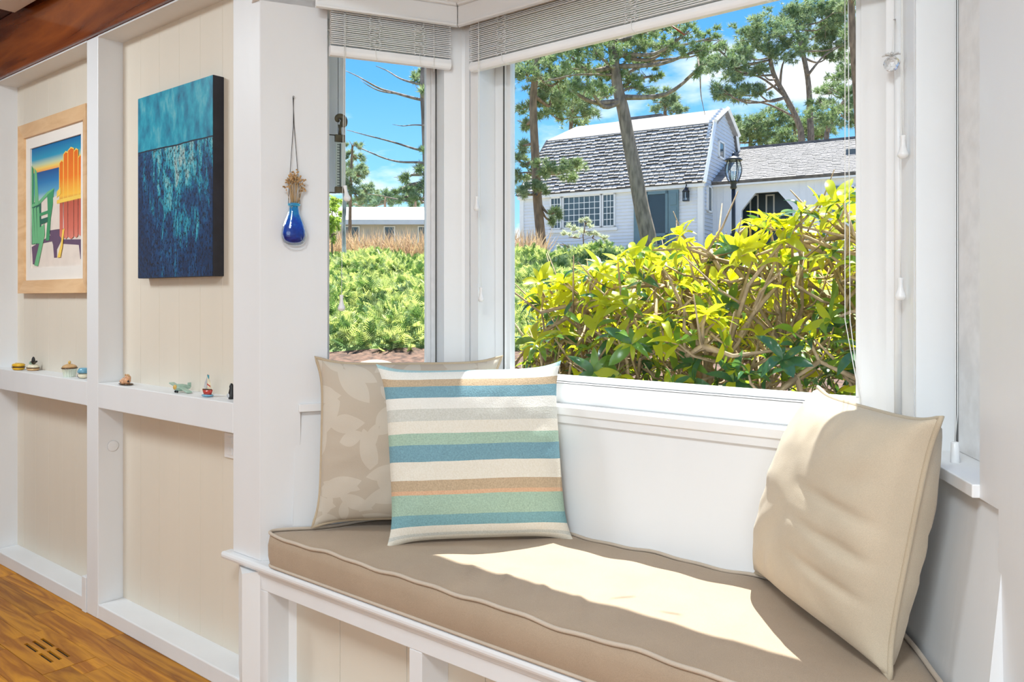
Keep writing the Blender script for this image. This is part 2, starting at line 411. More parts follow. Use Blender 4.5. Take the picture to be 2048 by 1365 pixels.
# ------------------------------------------------------------------ rest of the room shell (behind and beside the camera)
def struct(name, mb, m_): return tag(build(name, mb, m_), kind='structure')
struct('ceiling', MB().box(-6.2, 2.2, -3.1, YW-0.3, 2.53, 2.6).box(-6.2, 2.2, YW-0.3, YP+0.06, 2.53, 2.6), 'white_paint')
struct('wall_far_left', MB().box(-6.3, -6.2, -3.1, YP+0.06, 0, 2.6), 'white_paint')
struct('wall_right', MB().box(2.2, 2.3, -3.1, YP+0.06, 0, 2.6), 'white_paint')
struct('wall_rear', MB().box(-6.3, 2.3, -3.2, -3.1, 0, 2.6), 'white_paint')
struct('wall_front_right', MB().hexa([(RP[0], YW), (2.2, YW), (2.2, YP+0.06), (RP[0]+0.1, YP+0.06)], 0, 2.185), 'white_paint')

# ------------------------------------------------------------------ bay: walls, windows, sills, ceiling
struct('wall_bay_header', MB().lb(FL, -0.02, FL.L+0.05, 0.0, 0.13, ZH, 2.5).lb(FB, -0.03, FB.L+0.03, 0.0, 0.13, ZH, 2.5).lb(FR, -0.05, FR.L+0.02, 0.0, 0.13, ZH, 2.5), 'white_paint')
struct('ceiling_bay', MB().hexa([(-2.3, YW+0.1), (-1.86, 2.02), (-0.33, 2.02), (0.15, YW+0.1)], ZB+0.02, ZB+0.08), 'white_paint')
EAVE_O, EAVE_Z = 0.185, 2.12
def off(o):
    """plan of the bay pushed outward by o"""
    def isect(f1, f2):
        p1 = Vector(f1(0, o)); p2 = Vector(f2(0, o)); d1 = Vector(f1.D); d2 = Vector(f2.D)
        det = d1.x*(-d2.y)+d2.x*d1.y; r = p2-p1
        t = (r.x*(-d2.y)+d2.x*r.y)/det
        return tuple(p1+d1*t)
    return [FL(-0.05, o), isect(FL, FB), isect(FB, FR), FR(FR.L+0.05, o)]
q = off(EAVE_O)
struct('trim_eave', MB().hexa([FL(-0.05, 0.0)]+q+[FR(FR.L+0.05, 0.0)], EAVE_Z, EAVE_Z+0.16), 'white_frame')
# outer house wall on both sides of the bay
struct('wall_outer_left', MB().box(-9, -2.16, YP+0.05, YP+0.10, -0.3, 3.0), 'white_frame')
struct('wall_outer_right', MB().box(0.02, 6, YP+0.06, YP+0.12, -0.3, 3.0), 'white_frame')
struct('roof_and_sun_block', MB().box(-9, -1.70, YP+0.05, 2.42, 2.5, 2.6).box(-9, 6, -6.5, YP+0.25, 3.0, 3.1).hexa([FL(-0.05, -0.1)]+off(0.1)+[FR(FR.L+0.05, -0.1)], 2.5, 2.56), 'white_frame')  # low left overhang added out of view to block sun at the left window

def low_wall(name, fr, t0, t1):
    """lower wall whose room side slopes like a backrest, with an outer skin"""
    mb = MB()
    a = 0.040; tt = 0.012
    for (s0, s1) in ((t0, t1),):
        b = [fr(s0-0.02, -a), fr(s1+0.02, -a), fr(s1, 0.13), fr(s0, 0.13)]
        t = [fr(s0, tt), fr(s1, tt), fr(s1, 0.13), fr(s0, 0.13)]
        mb.hexa(b, ZSEAT, ZS0-0.0, 0, t)
    o = struct(name, mb, 'white_paint'); return o
wb1 = low_wall('wall_bay_left', FL, 0.105, FL.L+0.03)
wb2 = low_wall('wall_bay_center', FB, -0.02, FB.L+0.02)
wb3 = low_wall('wall_bay_right', FR, -0.03, FR.L-0.145)
struct('wall_bay_skirt', MB().lb(FL, -0.05, FL.L+0.07, 0.0, 0.13, -0.2, ZSEAT-0.03).lb(FB, -0.07, FB.L+0.07, 0.0, 0.13, -0.2, ZSEAT-0.03).lb(FR, -0.07, FR.L+0.05, 0.0, 0.13, -0.2, ZSEAT-0.03), 'white_frame')
# thin apron board under the centre sill
struct('trim_apron', MB().lb(FB, 0.0, FB.L, -0.004, 0.02, ZS0-0.024, ZS0), 'white_paint')
# pilasters flanking the bay
struct('wall_pilaster_left', MB().lb(FL, 0.004, 0.194, 0.0, 0.13, ZS0-0.0, ZH+0.02).lb(FL, 0.004, 0.115, 0.0, 0.13, ZSEAT, ZS0), 'white_paint')
struct('wall_pilaster_right', MB().lb(FR, 0.414, FR.L-0.0, 0.0, 0.13, ZS0, ZH+0.02).lb(FR, FR.L-0.15, FR.L, 0.0, 0.13, 0, ZS0), 'white_paint')

RV = 0.080           # depth of the reveal
def window(n, fr, t0, t1, s_l, s_r, g_z0, has_top=True, stop=0.018):
    """one window: opening t0..t1 with jambs, sash of stile widths s_l, s_r and a pane"""
    zb, zt = ZS1, ZH
    p = fr((t0+t1)/2, RV/2)
    win = thing('window_%d' % n, (p[0], p[1], zb), kind='structure')
    jamb = 'white_frame'
    build('sill', MB().lb(fr, t0-0.045 if n != 1 else t0-0.067, t1+0.045 if n != 3 else t1, -0.012, 0.13, ZS0, ZS1), jamb, win, bevel=0.002)
    sm = 'chipped_paint' if n in (1, 3) else 'white_frame'
    so0, so1 = RV, RV+0.035
    build('sash_stile', MB().lb(fr, t0, t0+s_l, so0, so1, zb, zt), sm, win, bevel=0.002)
    build('sash_stile', MB().lb(fr, t1-s_r, t1, so0, so1, zb, zt), sm, win, bevel=0.002)
    build('sash_rail', MB().lb(fr, t0+s_l, t1-s_r, so0-(0.016 if n == 2 else 0), so1, zb, g_z0-stop), sm, win, bevel=0.002)
    build('sash_rail', MB().lb(fr, t0+s_l, t1-s_r, so0, so1, zt-0.035, zt), sm, win, bevel=0.002)
    g0, g1 = t0+s_l, t1-s_r
    bd = MB()
    bd.lb(fr, g0, g0+0.014, so0+0.010, so1, g_z0, zt-0.05).lb(fr, g1-0.014, g1, so0+0.010, so1, g_z0, zt-0.05)
    bd.lb(fr, g0, g1, so0+0.006, so1, g_z0-stop+0.001, g_z0).lb(fr, g0, g1, so0+0.010, so1, zt-0.05, zt-0.035)
    build('glazing_bead', bd, 'white_frame', win, bevel=0.0015)
    if n != 2:
        build('dark_gap_strip', MB().lb(fr, t1-0.004 if n == 1 else t0, t1 if n == 1 else t0+0.004, so0-0.003, so0, zb+0.02, zt), 'groove_dark', win)  # dark strips stand in for the shaded gaps around the sash
    else:
        build('dark_gap_strip', MB().lb(fr, g0-0.006, g0-0.001, so0-0.0015, so0+0.001, g_z0, zt-0.04), 'groove_dark', win)
        build('dark_gap_strip', MB().lb(fr, g0, g1, so0-0.017, so0-0.0155, g_z0-stop-0.003, g_z0-stop-0.0015), 'groove_dark', win)
    build('pane', MB().lb(fr, g0+0.008, g1-0.008, so0+0.020, so0+0.023, g_z0-0.006, zt-0.044), 'window_glass', win)
    return win
# jamb casings: corner posts and the casings that make the reveals
TL0, TL1 = 0.176, 0.562
TB0, TB1 = 0.070, FB.L-0.030
TR0, TR1 = 0.101, 0.414
w1 = window(1, FL, TL0, TL1, 0.026, 0.017, 0.965)
w2 = window(2, FB, TB0, TB1, 0.042, 0.075, 0.965)
w3 = window(3, FR, TR0, TR1, 0.130, 0.04, 0.945)
def post(name, a, b, c, d):
    o = struct(name, MB().hexa([a, b, c, d], ZS1, ZH+0.01), 'white_frame'); return o
bis = lambda f, t, o: f(t, o)
# left corner post: left face, nose, right casing with beads
mbp = MB().hexa([FL(TL1, 0.0), (LC[0]+0.006, LC[1]-0.008), FB(0.016, 0.0), FB(0.016, 0.10), FL(FL.L+0.03, 0.14), FL(TL1, 0.13)], ZS1, ZH+0.01)
mbp.lb(FB, 0.016, 0.034, -0.004, 0.12, ZS1, ZH+0.01)
mbp.lb(FB, 0.038, TB0, -0.002, 0.12, ZS1, ZH+0.01).lb(FB, 0.03, 0.04, 0.008, 0.12, ZS1, ZH+0.01)
struct('trim_corner_left', mbp, 'white_frame')
mbp = MB().lb(FB, TB1, FB.L-0.004, 0.004, 0.12, ZS1, ZH+0.01)
mbp.tube([(RC[0]-0.003, RC[1]-0.004, ZS1), (RC[0]-0.003, RC[1]-0.004, ZH+0.01)], 0.0085, 12)
mbp.lb(FR, 0.004, 0.088, 0.0, 0.13, ZS1, ZH+0.01).lb(FR, 0.086, 0.094, 0.006, 0.12, ZS1, ZH+0.01).lb(FR, 0.094, TR0, 0.0, 0.12, ZS1, ZH+0.01)
struct('trim_corner_right', mbp, 'white_frame')

# ------------------------------------------------------------------ window bench
bench = thing('window_bench', (-1.1, YW, 0), 'white painted built-in window bench with cream lower panels under the tan cushion', 'bench')
ti = -0.036
seat_plan = [(-2.215, YW-0.022), (0.5, YW-0.022), (0.5, YW+0.1), FR(FR.L, 0.0), FR(0.0, 0.02), FL(FL.L, 0.02), FL(0.02, 0.03), (-2.215, YW+0.02)]
build('seat_board', MB().hexa(seat_plan, ZSEAT-0.022, ZSEAT), 'white_paint', bench, bevel=0.008)
build('front_board', MB().box(-2.143, 0.5, YW-0.004, YP, 0.394, ZSEAT-0.022), 'white_paint', bench, bevel=0.002)
build('rail', MB().box(-2.143, 0.5, YW, YP, 0.352, 0.394), 'white_paint', bench, bevel=0.002)
for a, b in ((-2.143, -2.0), (-1.414, -1.371), (-0.78, -0.737), (-0.14, -0.097)):
    build('post', MB().box(a, b, YW, YP, 0, 0.352), 'white_paint', bench, bevel=0.002)
build('bottom_rail', MB().box(-2.0, 0.5, YW, YP, 0, 0.055), 'white_paint', bench, bevel=0.003)
x = -2.06
while x < 0.45:
    build('panel_board', MB().box(x+0.001, x+0.269, YP-0.001, YP+0.012, 0, 0.40), 'cream_panel', bench, bevel=0.0015); x += 0.27

# ------------------------------------------------------------------ blinds
def valance(blind, fr, t0, t1, c0, c1, zb=2.052):
    """cornice board with a lip below and a stepped crown above; c0, c1: mitre shifts of the front edge"""
    def pl(o_in, o_out, z0, z1):
        k0, k1 = c0, c1
        mb.hexa([fr(t0+k0*(-o_in), o_in), fr(t1+k1*(-o_in), o_in), fr(t1+k1*(-o_out), o_out), fr(t0+k0*(-o_out), o_out)], z0, z1)
    mb = MB()
    pl(-0.062, -0.048, zb+0.006, zb+0.062); pl(-0.066, -0.048, zb, zb+0.008)
    pl(-0.074, -0.048, zb+0.062, zb+0.078); pl(-0.088, -0.048, zb+0.078, ZB+0.03)
    return build('valance', mb, 'white_frame', blind, bevel=0.002)
def make_blind(name, label, fr, t0, t1, zr0, zr1, nsl, ladders, cords, mit, vt):
    c = fr((t0+t1)/2, -0.02)
    bl = thing(name, (c[0], c[1], zr0), label, 'blind', 'white slatted blinds drawn up in the bay')
    valance(bl, fr, vt[0], vt[1], *mit)
    rail = MB()
    prof = [(-0.036, zr0+0.006), (-0.038, zr0+0.014), (-0.034, zr1-0.004), (-0.022, zr1), (-0.008, zr1), (-0.006, zr0+0.004), (-0.012, zr0), (-0.030, zr0)]
    vs_ = [(*fr(t, o), z) for t in (t0, t1) for o, z in prof]; k = len(prof)
    rail.add(vs_, [tuple(range(k-1, -1, -1)), tuple(range(k, 2*k))]+[(i, (i+1) % k, k+(i+1) % k, k+i) for i in range(k)])
    build('bottom_rail', rail, 'slat_white', bl, bevel=0.0015)
    z = zr1+0.0012; pitch = (2.075-z)/nsl; R = random.Random(hash(name) % 97)
    for i in range(nsl):
        mb = MB(); zz = z+i*pitch
        a = R.uniform(-0.0016, 0.0016); b = R.uniform(-0.0016, 0.0016)
        n = 2
        q = []
        for t, dz in ((t0+0.002, 0), (t1-0.002, 0)):
            e1 = R.uniform(-0.0006, 0.0006)
            q += [(*fr(t, -0.036+a), zz+e1), (*fr(t, -0.022), zz+0.0012+e1), (*fr(t, -0.009+b), zz+e1), (*fr(t, -0.009+b), zz+0.0021+e1), (*fr(t, -0.022), zz+0.0033+e1), (*fr(t, -0.036+a), zz+0.0021+e1)]
        mb.add(q, [(5, 4, 3, 2, 1, 0), (6, 7, 8, 9, 10, 11)]+[(j, (j+1) % 6, 6+(j+1) % 6, 6+j) for j in range(6)])
        build('slat', mb, 'slat_white', bl)
    for t in ladders:                      # slack ladder strings bunched over the drawn-up slats
        for s_ in (-0.016, 0.014):
            pts = []
            for j in range(46):
                f = j/45; zz = 2.065-f*(2.065-zr1+0.004)
                pts.append((*fr(t+s_+0.004*math.sin(j*1.9)+R.uniform(-0.002, 0.002), -0.040-0.002*math.sin(j*2.7)), zz))
            build('ladder_string', MB().tube(pts, 0.0008, 5), 'white_cord', bl)
        mb = MB()
        for j in range(15):
            zz = 2.06-j*(2.06-zr1)/15
            p0 = (*fr(t-0.016, -0.040), zz); p1 = (*fr(t+R.uniform(-0.006, 0.006), -0.0425), zz-0.004+R.uniform(-0.003, 0.003)); p2 = (*fr(t+0.014, -0.040), zz+0.003)
            mb.tube([p0, p1, p2], 0.0007, 4)
        build('ladder_rungs', mb, 'white_cord', bl)
        build('ladder_tail', MB().tube([(*fr(t, -0.040), zr1), (*fr(t+0.002, -0.041), zr0+0.008), (*fr(t+0.008, -0.03), zr0-0.001), (*fr(t+0.02, -0.02), zr0-0.002)], 0.0009, 5), 'white_cord', bl)
    return bl
BELL = [(0.0045, 0), (0.0055, 0.0006), (0.0052, 0.003), (0.0042, 0.010), (0.0046, 0.018), (0.0066, 0.026), (0.0090, 0.032), (0.0098, 0.0352), (0.0092, 0.0385), (0.0070, 0.0405), (0.0058, 0.0425), (0.0001, 0.0430)]
def tassel(parent, p, scale=1.0, tilt=0.0):
    """bell-shaped cord pull hanging below p"""
    pr = [(r*scale, -z*scale) for r, z in BELL]
    X = Vector((math.cos(tilt), 0, math.sin(tilt))); Z = Vector((-math.sin(tilt), 0, math.cos(tilt)))
    return build('cord_pull', MB().lathe(p, pr[::-1], 20, 0, ax=(X, Vector((0, 1, 0)), Z)), 'white_plastic', parent)
def cord(parent, a, b, r=0.0008, sag=0.0, name='pull_cord'):
    a = Vector(a); b = Vector(b)
    return build(name, MB().tube([a.lerp(b, i/8)+Vector((sag*math.sin(math.pi*i/8), 0, 0)) for i in range(9)], r, 5), 'white_cord', parent)
lad1 = []
for px in (745, 832):
    q = on_line(px, 90, FL.A, FL.D); lad1.append((q.x-FL.A[0])/FL.D[0])
b1 = make_blind('window_blind', 'drawn-up white slatted blind over the narrow left bay window', FL, 0.197, 0.575, 1.925, 1.957, 20, lad1, None, (0.0, -0.62), (0.150, FL.L))
lad2 = []
for px in (1003, 1262):
    q = on_y(px, 60, 1.86); lad2.append(q.x-LC[0])
lad2.append(lad2[1]+0.36); 
b2 = make_blind('window_blind', 'wide drawn-up white slatted blind over the large centre window', FB, 0.062, FB.L-0.012, 1.912, 1.942, 22, lad2, None, (0.62, -0.56), (0.0, FB.L))
b3 = make_blind('window_blind', 'white slatted blind of the right bay window, seen only by its hanging bell cord pulls', FR, 0.105, 0.41, 1.915, 1.945, 20, [0.16, 0.34], None, (0.56, 0.0), (0.0, 0.47))
# pull cords with bell pulls
ofs = (FL.A[0]-FL.O[0]*0.042, FL.A[1]-FL.O[1]*0.042)
for px, py in ((690, 372), (683, 590)):
    p = on_line(px, py, ofs, FL.D); top = on_line(px+(1 if px == 690 else 6), 30, ofs, FL.D); top.z = 2.06
    cord(b1, top, p); tassel(b1, p, 1.12, 0.25 if px == 690 else 0.0)
p = on_line(868, 143, ofs, FL.D); top = on_line(868, 45, ofs, FL.D); top.z = 2.06; cord(b1, top, p)
for px, py in ((953, 393), (962, 575)):
    p = on_y(px, py, 1.852); top = on_y(957, 50, 1.852); top.z = 2.06
    cord(b2, top, p, sag=0.001); tassel(b2, p, 1.05)
for px, py, k in ((1806, 271, 1.15), (1801, 556, 1.12)):
    p = at(px, py, 1.70); top = at(1804, -180, 1.70); cord(b3, top, p, 0.0011); tassel(b3, p, k)
# cord loops with plain cylindrical weights
def weight(parent, p, r=0.0062, h=0.030):
    return build('cord_weight', MB().lathe(p, [(r*0.92, -h), (r, -h+0.001), (r*0.86, -0.002), (r*0.5, 0), (0.0001, 0)], 18), 'white_plastic', parent)
p = on_y(1722, 812, 1.955); 
for px0, px1 in ((1690, 1690), (1696, 1700)):
    q = on_y(px0, -60, 1.955); q2 = on_y(px1, 640, 1.955)
    build('cord_loop', MB().tube([q, q.lerp(q2, .5), q2, q2.lerp(p, .6), p], 0.0011, 6), 'white_cord', b2)
weight(b2, p)
ofr = (FR.A[0]+FR.O[0]*0.03, FR.A[1]+FR.O[1]*0.03)
p = on_line(1910, 884, ofr, FR.D)
for px in (1911, 1915):
    q = on_line(px, -20, ofr, FR.D); q2 = on_line(px, 830, ofr, FR.D)
    build('cord_loop', MB().tube([q, q2, p], 0.0009, 5), 'white_cord', b3)
weight(b3, p, 0.0085, 0.040)

# ------------------------------------------------------------------ fabrics
def fabric(name, col, col2=None, weave=900.0, rough=0.85, var=0.05, bump=0.25):
    m, t, b = _nodes(name)
    n = _noise_in(t, 9, 4); r = t.nodes.new('ShaderNodeValToRGB')
    c2 = col2 or tuple(c*(1+var) for c in col)
    r.color_ramp.elements[0].position = 0.3; r.color_ramp.elements[1].position = 0.7
    r.color_ramp.elements[0].color = (*[c*(1-var) for c in col], 1); r.color_ramp.elements[1].color = (*c2, 1)
    t.links.new(n.outputs['Fac'], r.inputs['Fac'])
    n2 = _noise_in(t, weave, 2, (1, 1, 1)); bp = t.nodes.new('ShaderNodeBump'); bp.inputs['Strength'].default_value = bump; bp.inputs['Distance'].default_value = 0.002
    mxx = t.nodes.new('ShaderNodeMixRGB'); mxx.blend_type = 'MULTIPLY'; mxx.inputs[0].default_value = 0.35
    t.links.new(r.outputs['Color'], mxx.inputs[1]); t.links.new(n2.outputs['Fac'], mxx.inputs[2])
    mul = t.nodes.new('ShaderNodeMixRGB'); mul.blend_type = 'MULTIPLY'; mul.inputs[0].default_value = 1.0; mul.inputs[2].default_value = (1.2, 1.2, 1.2, 1); t.links.new(mxx.outputs[0], mul.inputs[1])
    t.links.new(mul.outputs[0], b.inputs['Base Color'])
    t.links.new(n2.outputs['Fac'], bp.inputs['Height']); t.links.new(bp.outputs[0], b.inputs['Normal'])
    b.inputs['Roughness'].default_value = rough; b.inputs['Specular IOR Level'].default_value = 0.2
    b.inputs['Sheen Weight'].default_value = 0.15
    return m
fabric('tan_canvas', (0.415, 0.315, 0.225), weave=700)
fabric('tan_piping', (0.55, 0.46, 0.37), weave=900)
fabric('linen_beige', (0.56, 0.475, 0.36), weave=800)
fabric('linen_piping', (0.50, 0.42, 0.31), weave=900)
fabric('piping_tan', (0.50, 0.40, 0.28), weave=900)

def striped():
    m, t, b = _nodes('striped_cotton')
    uv = t.nodes.new('ShaderNodeUVMap'); sp = t.nodes.new('ShaderNodeSeparateXYZ'); t.links.new(uv.outputs[0], sp.inputs[0])
    n = _noise_in(t, 5, 2); wob = t.nodes.new('ShaderNodeMath'); wob.operation = 'MULTIPLY_ADD'; wob.inputs[1].default_value = 0.018; 
    t.links.new(n.outputs['Fac'], wob.inputs[0]); t.links.new(sp.outputs['Y'], wob.inputs[2])
    r = t.nodes.new('ShaderNodeValToRGB'); r.color_ramp.interpolation = 'CONSTANT'
    cream = (0.74, 0.70, 0.61); white = (0.76, 0.75, 0.70); blue = (0.18, 0.335, 0.40); green = (0.36, 0.50, 0.40); tan = (0.50, 0.385, 0.26); grey = (0.58, 0.58, 0.53)
    st = [(0.0, (0.38, 0.56, 0.58)), (0.03, white), (0.088, tan), (0.140, blue), (0.217, white), (0.288, grey), (0.358, cream), (0.425, green), (0.478, blue), (0.54, cream),
          (0.633, tan), (0.695, (0.66, 0.42, 0.27)), (0.717, green), (0.836, (0.20, 0.38, 0.42)), (0.907, cream), (0.955, grey), (0.975, cream)]
    el = r.color_ramp.elements
    while len(el) > 1: el.remove(el[-1])
    el[0].position = 0; el[0].color = (*st[0][1], 1)
    for p_, c in st[1:]: q = el.new(p_); q.color = (*c, 1)
    t.links.new(wob.outputs[0], r.inputs['Fac'])
    # fine woven lines and nubby tufts
    n2 = _noise_in(t, 260, 3); mxr = t.nodes.new('ShaderNodeMixRGB'); mxr.blend_type = 'OVERLAY'; mxr.inputs[0].default_value = 0.35
    t.links.new(r.outputs['Color'], mxr.inputs[1]); t.links.new(n2.outputs['Fac'], mxr.inputs[2]); t.links.new(mxr.outputs[0], b.inputs['Base Color'])
    bp = t.nodes.new('ShaderNodeBump'); bp.inputs['Strength'].default_value = 0.35; bp.inputs['Distance'].default_value = 0.003
    t.links.new(n2.outputs['Fac'], bp.inputs['Height']); t.links.new(bp.outputs[0], b.inputs['Normal'])
    b.inputs['Roughness'].default_value = 0.85; b.inputs['Specular IOR Level'].default_value = 0.2
striped()
def leafprint():
    m, t, b = _nodes('leaf_damask')
    uv = t.nodes.new('ShaderNodeUVMap')
    fac = None
    for k, (sc, sx, off_) in enumerate(((3.0, 1.0, 0.0), (4.0, 1.0, 7.3), (6.0, 1.0, 3.1))):
        mp = t.nodes.new('ShaderNodeMapping'); mp.inputs['Location'].default_value = (off_, off_*0.7, 0); mp.inputs['Scale'].default_value = (sc, sc, 1); t.links.new(uv.outputs[0], mp.inputs[0])
        vo = t.nodes.new('ShaderNodeTexVoronoi'); vo.voronoi_dimensions = '2D'; vo.inputs['Scale'].default_value = 1.0; vo.inputs['Randomness'].default_value = 0.75; t.links.new(mp.outputs[0], vo.inputs['Vector'])
        sb = t.nodes.new('ShaderNodeVectorMath'); sb.operation = 'SUBTRACT'; t.links.new(mp.outputs[0], sb.inputs[0]); t.links.new(vo.outputs['Position'], sb.inputs[1])
        sc_ = t.nodes.new('ShaderNodeSeparateColor'); t.links.new(vo.outputs['Color'], sc_.inputs[0])
        an = t.nodes.new('ShaderNodeMath'); an.operation = 'MULTIPLY'; an.inputs[1].default_value = 6.283; t.links.new(sc_.outputs[0], an.inputs[0])
        vr = t.nodes.new('ShaderNodeVectorRotate'); vr.rotation_type = 'Z_AXIS'; t.links.new(sb.outputs[0], vr.inputs['Vector']); t.links.new(an.outputs[0], vr.inputs['Angle'])
        sx_ = t.nodes.new('ShaderNodeSeparateXYZ'); t.links.new(vr.outputs[0], sx_.inputs[0])
        # leaf outline: |y| < 0.17 (1-(x/0.48)^2)
        x2 = t.nodes.new('ShaderNodeMath'); x2.operation = 'MULTIPLY'; t.links.new(sx_.outputs['X'], x2.inputs[0]); t.links.new(sx_.outputs['X'], x2.inputs[1])
        h = t.nodes.new('ShaderNodeMath'); h.operation = 'MULTIPLY_ADD'; h.inputs[1].default_value = -0.20/0.23; h.inputs[2].default_value = 0.20; t.links.new(x2.outputs[0], h.inputs[0])
        ab = t.nodes.new('ShaderNodeMath'); ab.operation = 'ABSOLUTE'; t.links.new(sx_.outputs['Y'], ab.inputs[0])
        lt = t.nodes.new('ShaderNodeMath'); lt.operation = 'LESS_THAN'; t.links.new(ab.outputs[0], lt.inputs[0]); t.links.new(h.outputs[0], lt.inputs[1])
        if fac is None: fac = lt
        else:
            mm = t.nodes.new('ShaderNodeMath'); mm.operation = 'MAXIMUM'; t.links.new(fac.outputs[0], mm.inputs[0]); t.links.new(lt.outputs[0], mm.inputs[1]); fac = mm
    mx_ = t.nodes.new('ShaderNodeMixRGB'); mx_.inputs[1].default_value = (0.50, 0.425, 0.34, 1); mx_.inputs[2].default_value = (0.575, 0.51, 0.425, 1); t.links.new(fac.outputs[0], mx_.inputs[0])
    n2 = _noise_in(t, 420, 2); bp = t.nodes.new('ShaderNodeBump'); bp.inputs['Strength'].default_value = 0.2; bp.inputs['Distance'].default_value = 0.002
    t.links.new(n2.outputs['Fac'], bp.inputs['Height']); t.links.new(bp.outputs[0], b.inputs['Normal'])
    t.links.new(mx_.outputs[0], b.inputs['Base Color']); b.inputs['Roughness'].default_value = 0.75; b.inputs['Specular IOR Level'].default_value = 0.25
leafprint()

# ------------------------------------------------------------------ seat cushion
SEAT_T = 0.527
def rounded(poly, radii, n=8):
    out_ = []
    k = len(poly)
    for i in range(k):
        p = Vector(poly[i]); a = Vector(poly[i-1])-p; b = Vector(poly[(i+1) % k])-p
        r = min(radii[i], a.length*0.45, b.length*0.45); a.normalize(); b.normalize()
        p0 = p+a*r; p2 = p+b*r
        for j in range(n+1):
            f = j/n; out_.append((p0*(1-f)+p*f)*(1-f)+(p*(1-f)+p2*f)*f)
    return out_
def resample(pts, step):
    out_ = []
    k = len(pts)
    for i in range(k):
        a, b = pts[i], pts[(i+1) % k]; L = (b-a).length; m_ = max(1, int(L/step))
        for j in range(m_): out_.append(a.lerp(b, j/m_))
    return out_
gapL = -0.047
def bx(fr, Y, o):                   # point of an offset bay wall line at depth Y
    p = fr(0, o); t = (Y-p[1])/fr.D[1]; return (p[0]+fr.D[0]*t, Y)
plan = [bx(FL, YW-0.017, gapL), bx(FR, YW-0.017, gapL), bx(FR, 1.868, gapL), bx(FL, 1.868, gapL)]
ring = resample(rounded(plan, [0.05, 0.06, 0.03, 0.03]), 0.018)
cen = Vector((sum(p.x for p in ring)/len(ring), sum(p.y for p in ring)/len(ring)))
cush = thing('bench_cushion', (cen.x, cen.y, ZSEAT), 'long tan canvas box cushion with corded edges covering the window bench', 'cushion')
def wr(p):                           # gentle waviness of the edge and of the top
    return 0.0022*math.sin(p[0]*21+p[1]*9)+0.0016*math.sin(p[0]*47)+0.0030*noise.noise(Vector((p[0]*5, p[1]*5, 0.3)))
def cushion_ring(sc, z, bulge=0.0):
    o_ = []
    for p in ring:
        d = p-cen; L = d.length; q = cen+d*sc+d/L*bulge; o_.append((q.x, q.y, z(q) if callable(z) else z))
    return o_
mb = MB(); n = len(ring)
lay = [cushion_ring(0.99, ZSEAT+0.001), cushion_ring(1.0, ZSEAT+0.008, 0.001), cushion_ring(1.0, ZSEAT+0.03, 0.008), cushion_ring(1.0, ZSEAT+0.062, 0.009), cushion_ring(1.0, lambda q: SEAT_T-0.004+wr(q), 0.0005)]
for k in range(1, 22):
    f = 1-k/22.0
    def zz(q, f=f):
        c = 0.010*(1-f**3)
        # creases running back from the front edge
        fx = max(0, 1-abs(q.y-1.44)/0.11); cr = 0.0
        for x0, am in ((-1.30, 0.007), (-1.19, 0.009), (-1.08, 0.008), (-0.98, 0.006)):
            dx = (q.x-x0)+0.55*(q.y-1.44); cr += am*math.exp(-(dx/0.014)**2)*fx
        return SEAT_T+c+wr(q)*0.8+cr
    lay.append(cushion_ring(f, zz))
vs_ = [p for l in lay for p in l]; fs = [(i*n+j, i*n+(j+1) % n, (i+1)*n+(j+1) % n, (i+1)*n+j) for i in range(len(lay)-1) for j in range(n)]
o0 = mb.add(vs_, fs, 0, True)
mb.f.append(tuple((len(lay)-1)*n+j for j in range(n))); mb.mi.append(0); mb.sm.append(True)
mb.f.append(tuple(j for j in range(n-1, -1, -1))); mb.mi.append(0); mb.sm.append(False)
build('cover', mb, 'tan_canvas', cush)
for zf, nm in ((lambda p: SEAT_T+0.0005+wr(p), 'top'), (lambda p: ZSEAT+0.006, 'low')):
    pts = [(p.x+(p-cen).normalized().x*0.002, p.y+(p-cen).normalized().y*0.002, zf(p)) for p in ring]
    build('piping', MB().tube(pts, 0.0048 if nm == 'top' else 0.004, 8, closed=True), 'tan_piping', cush)

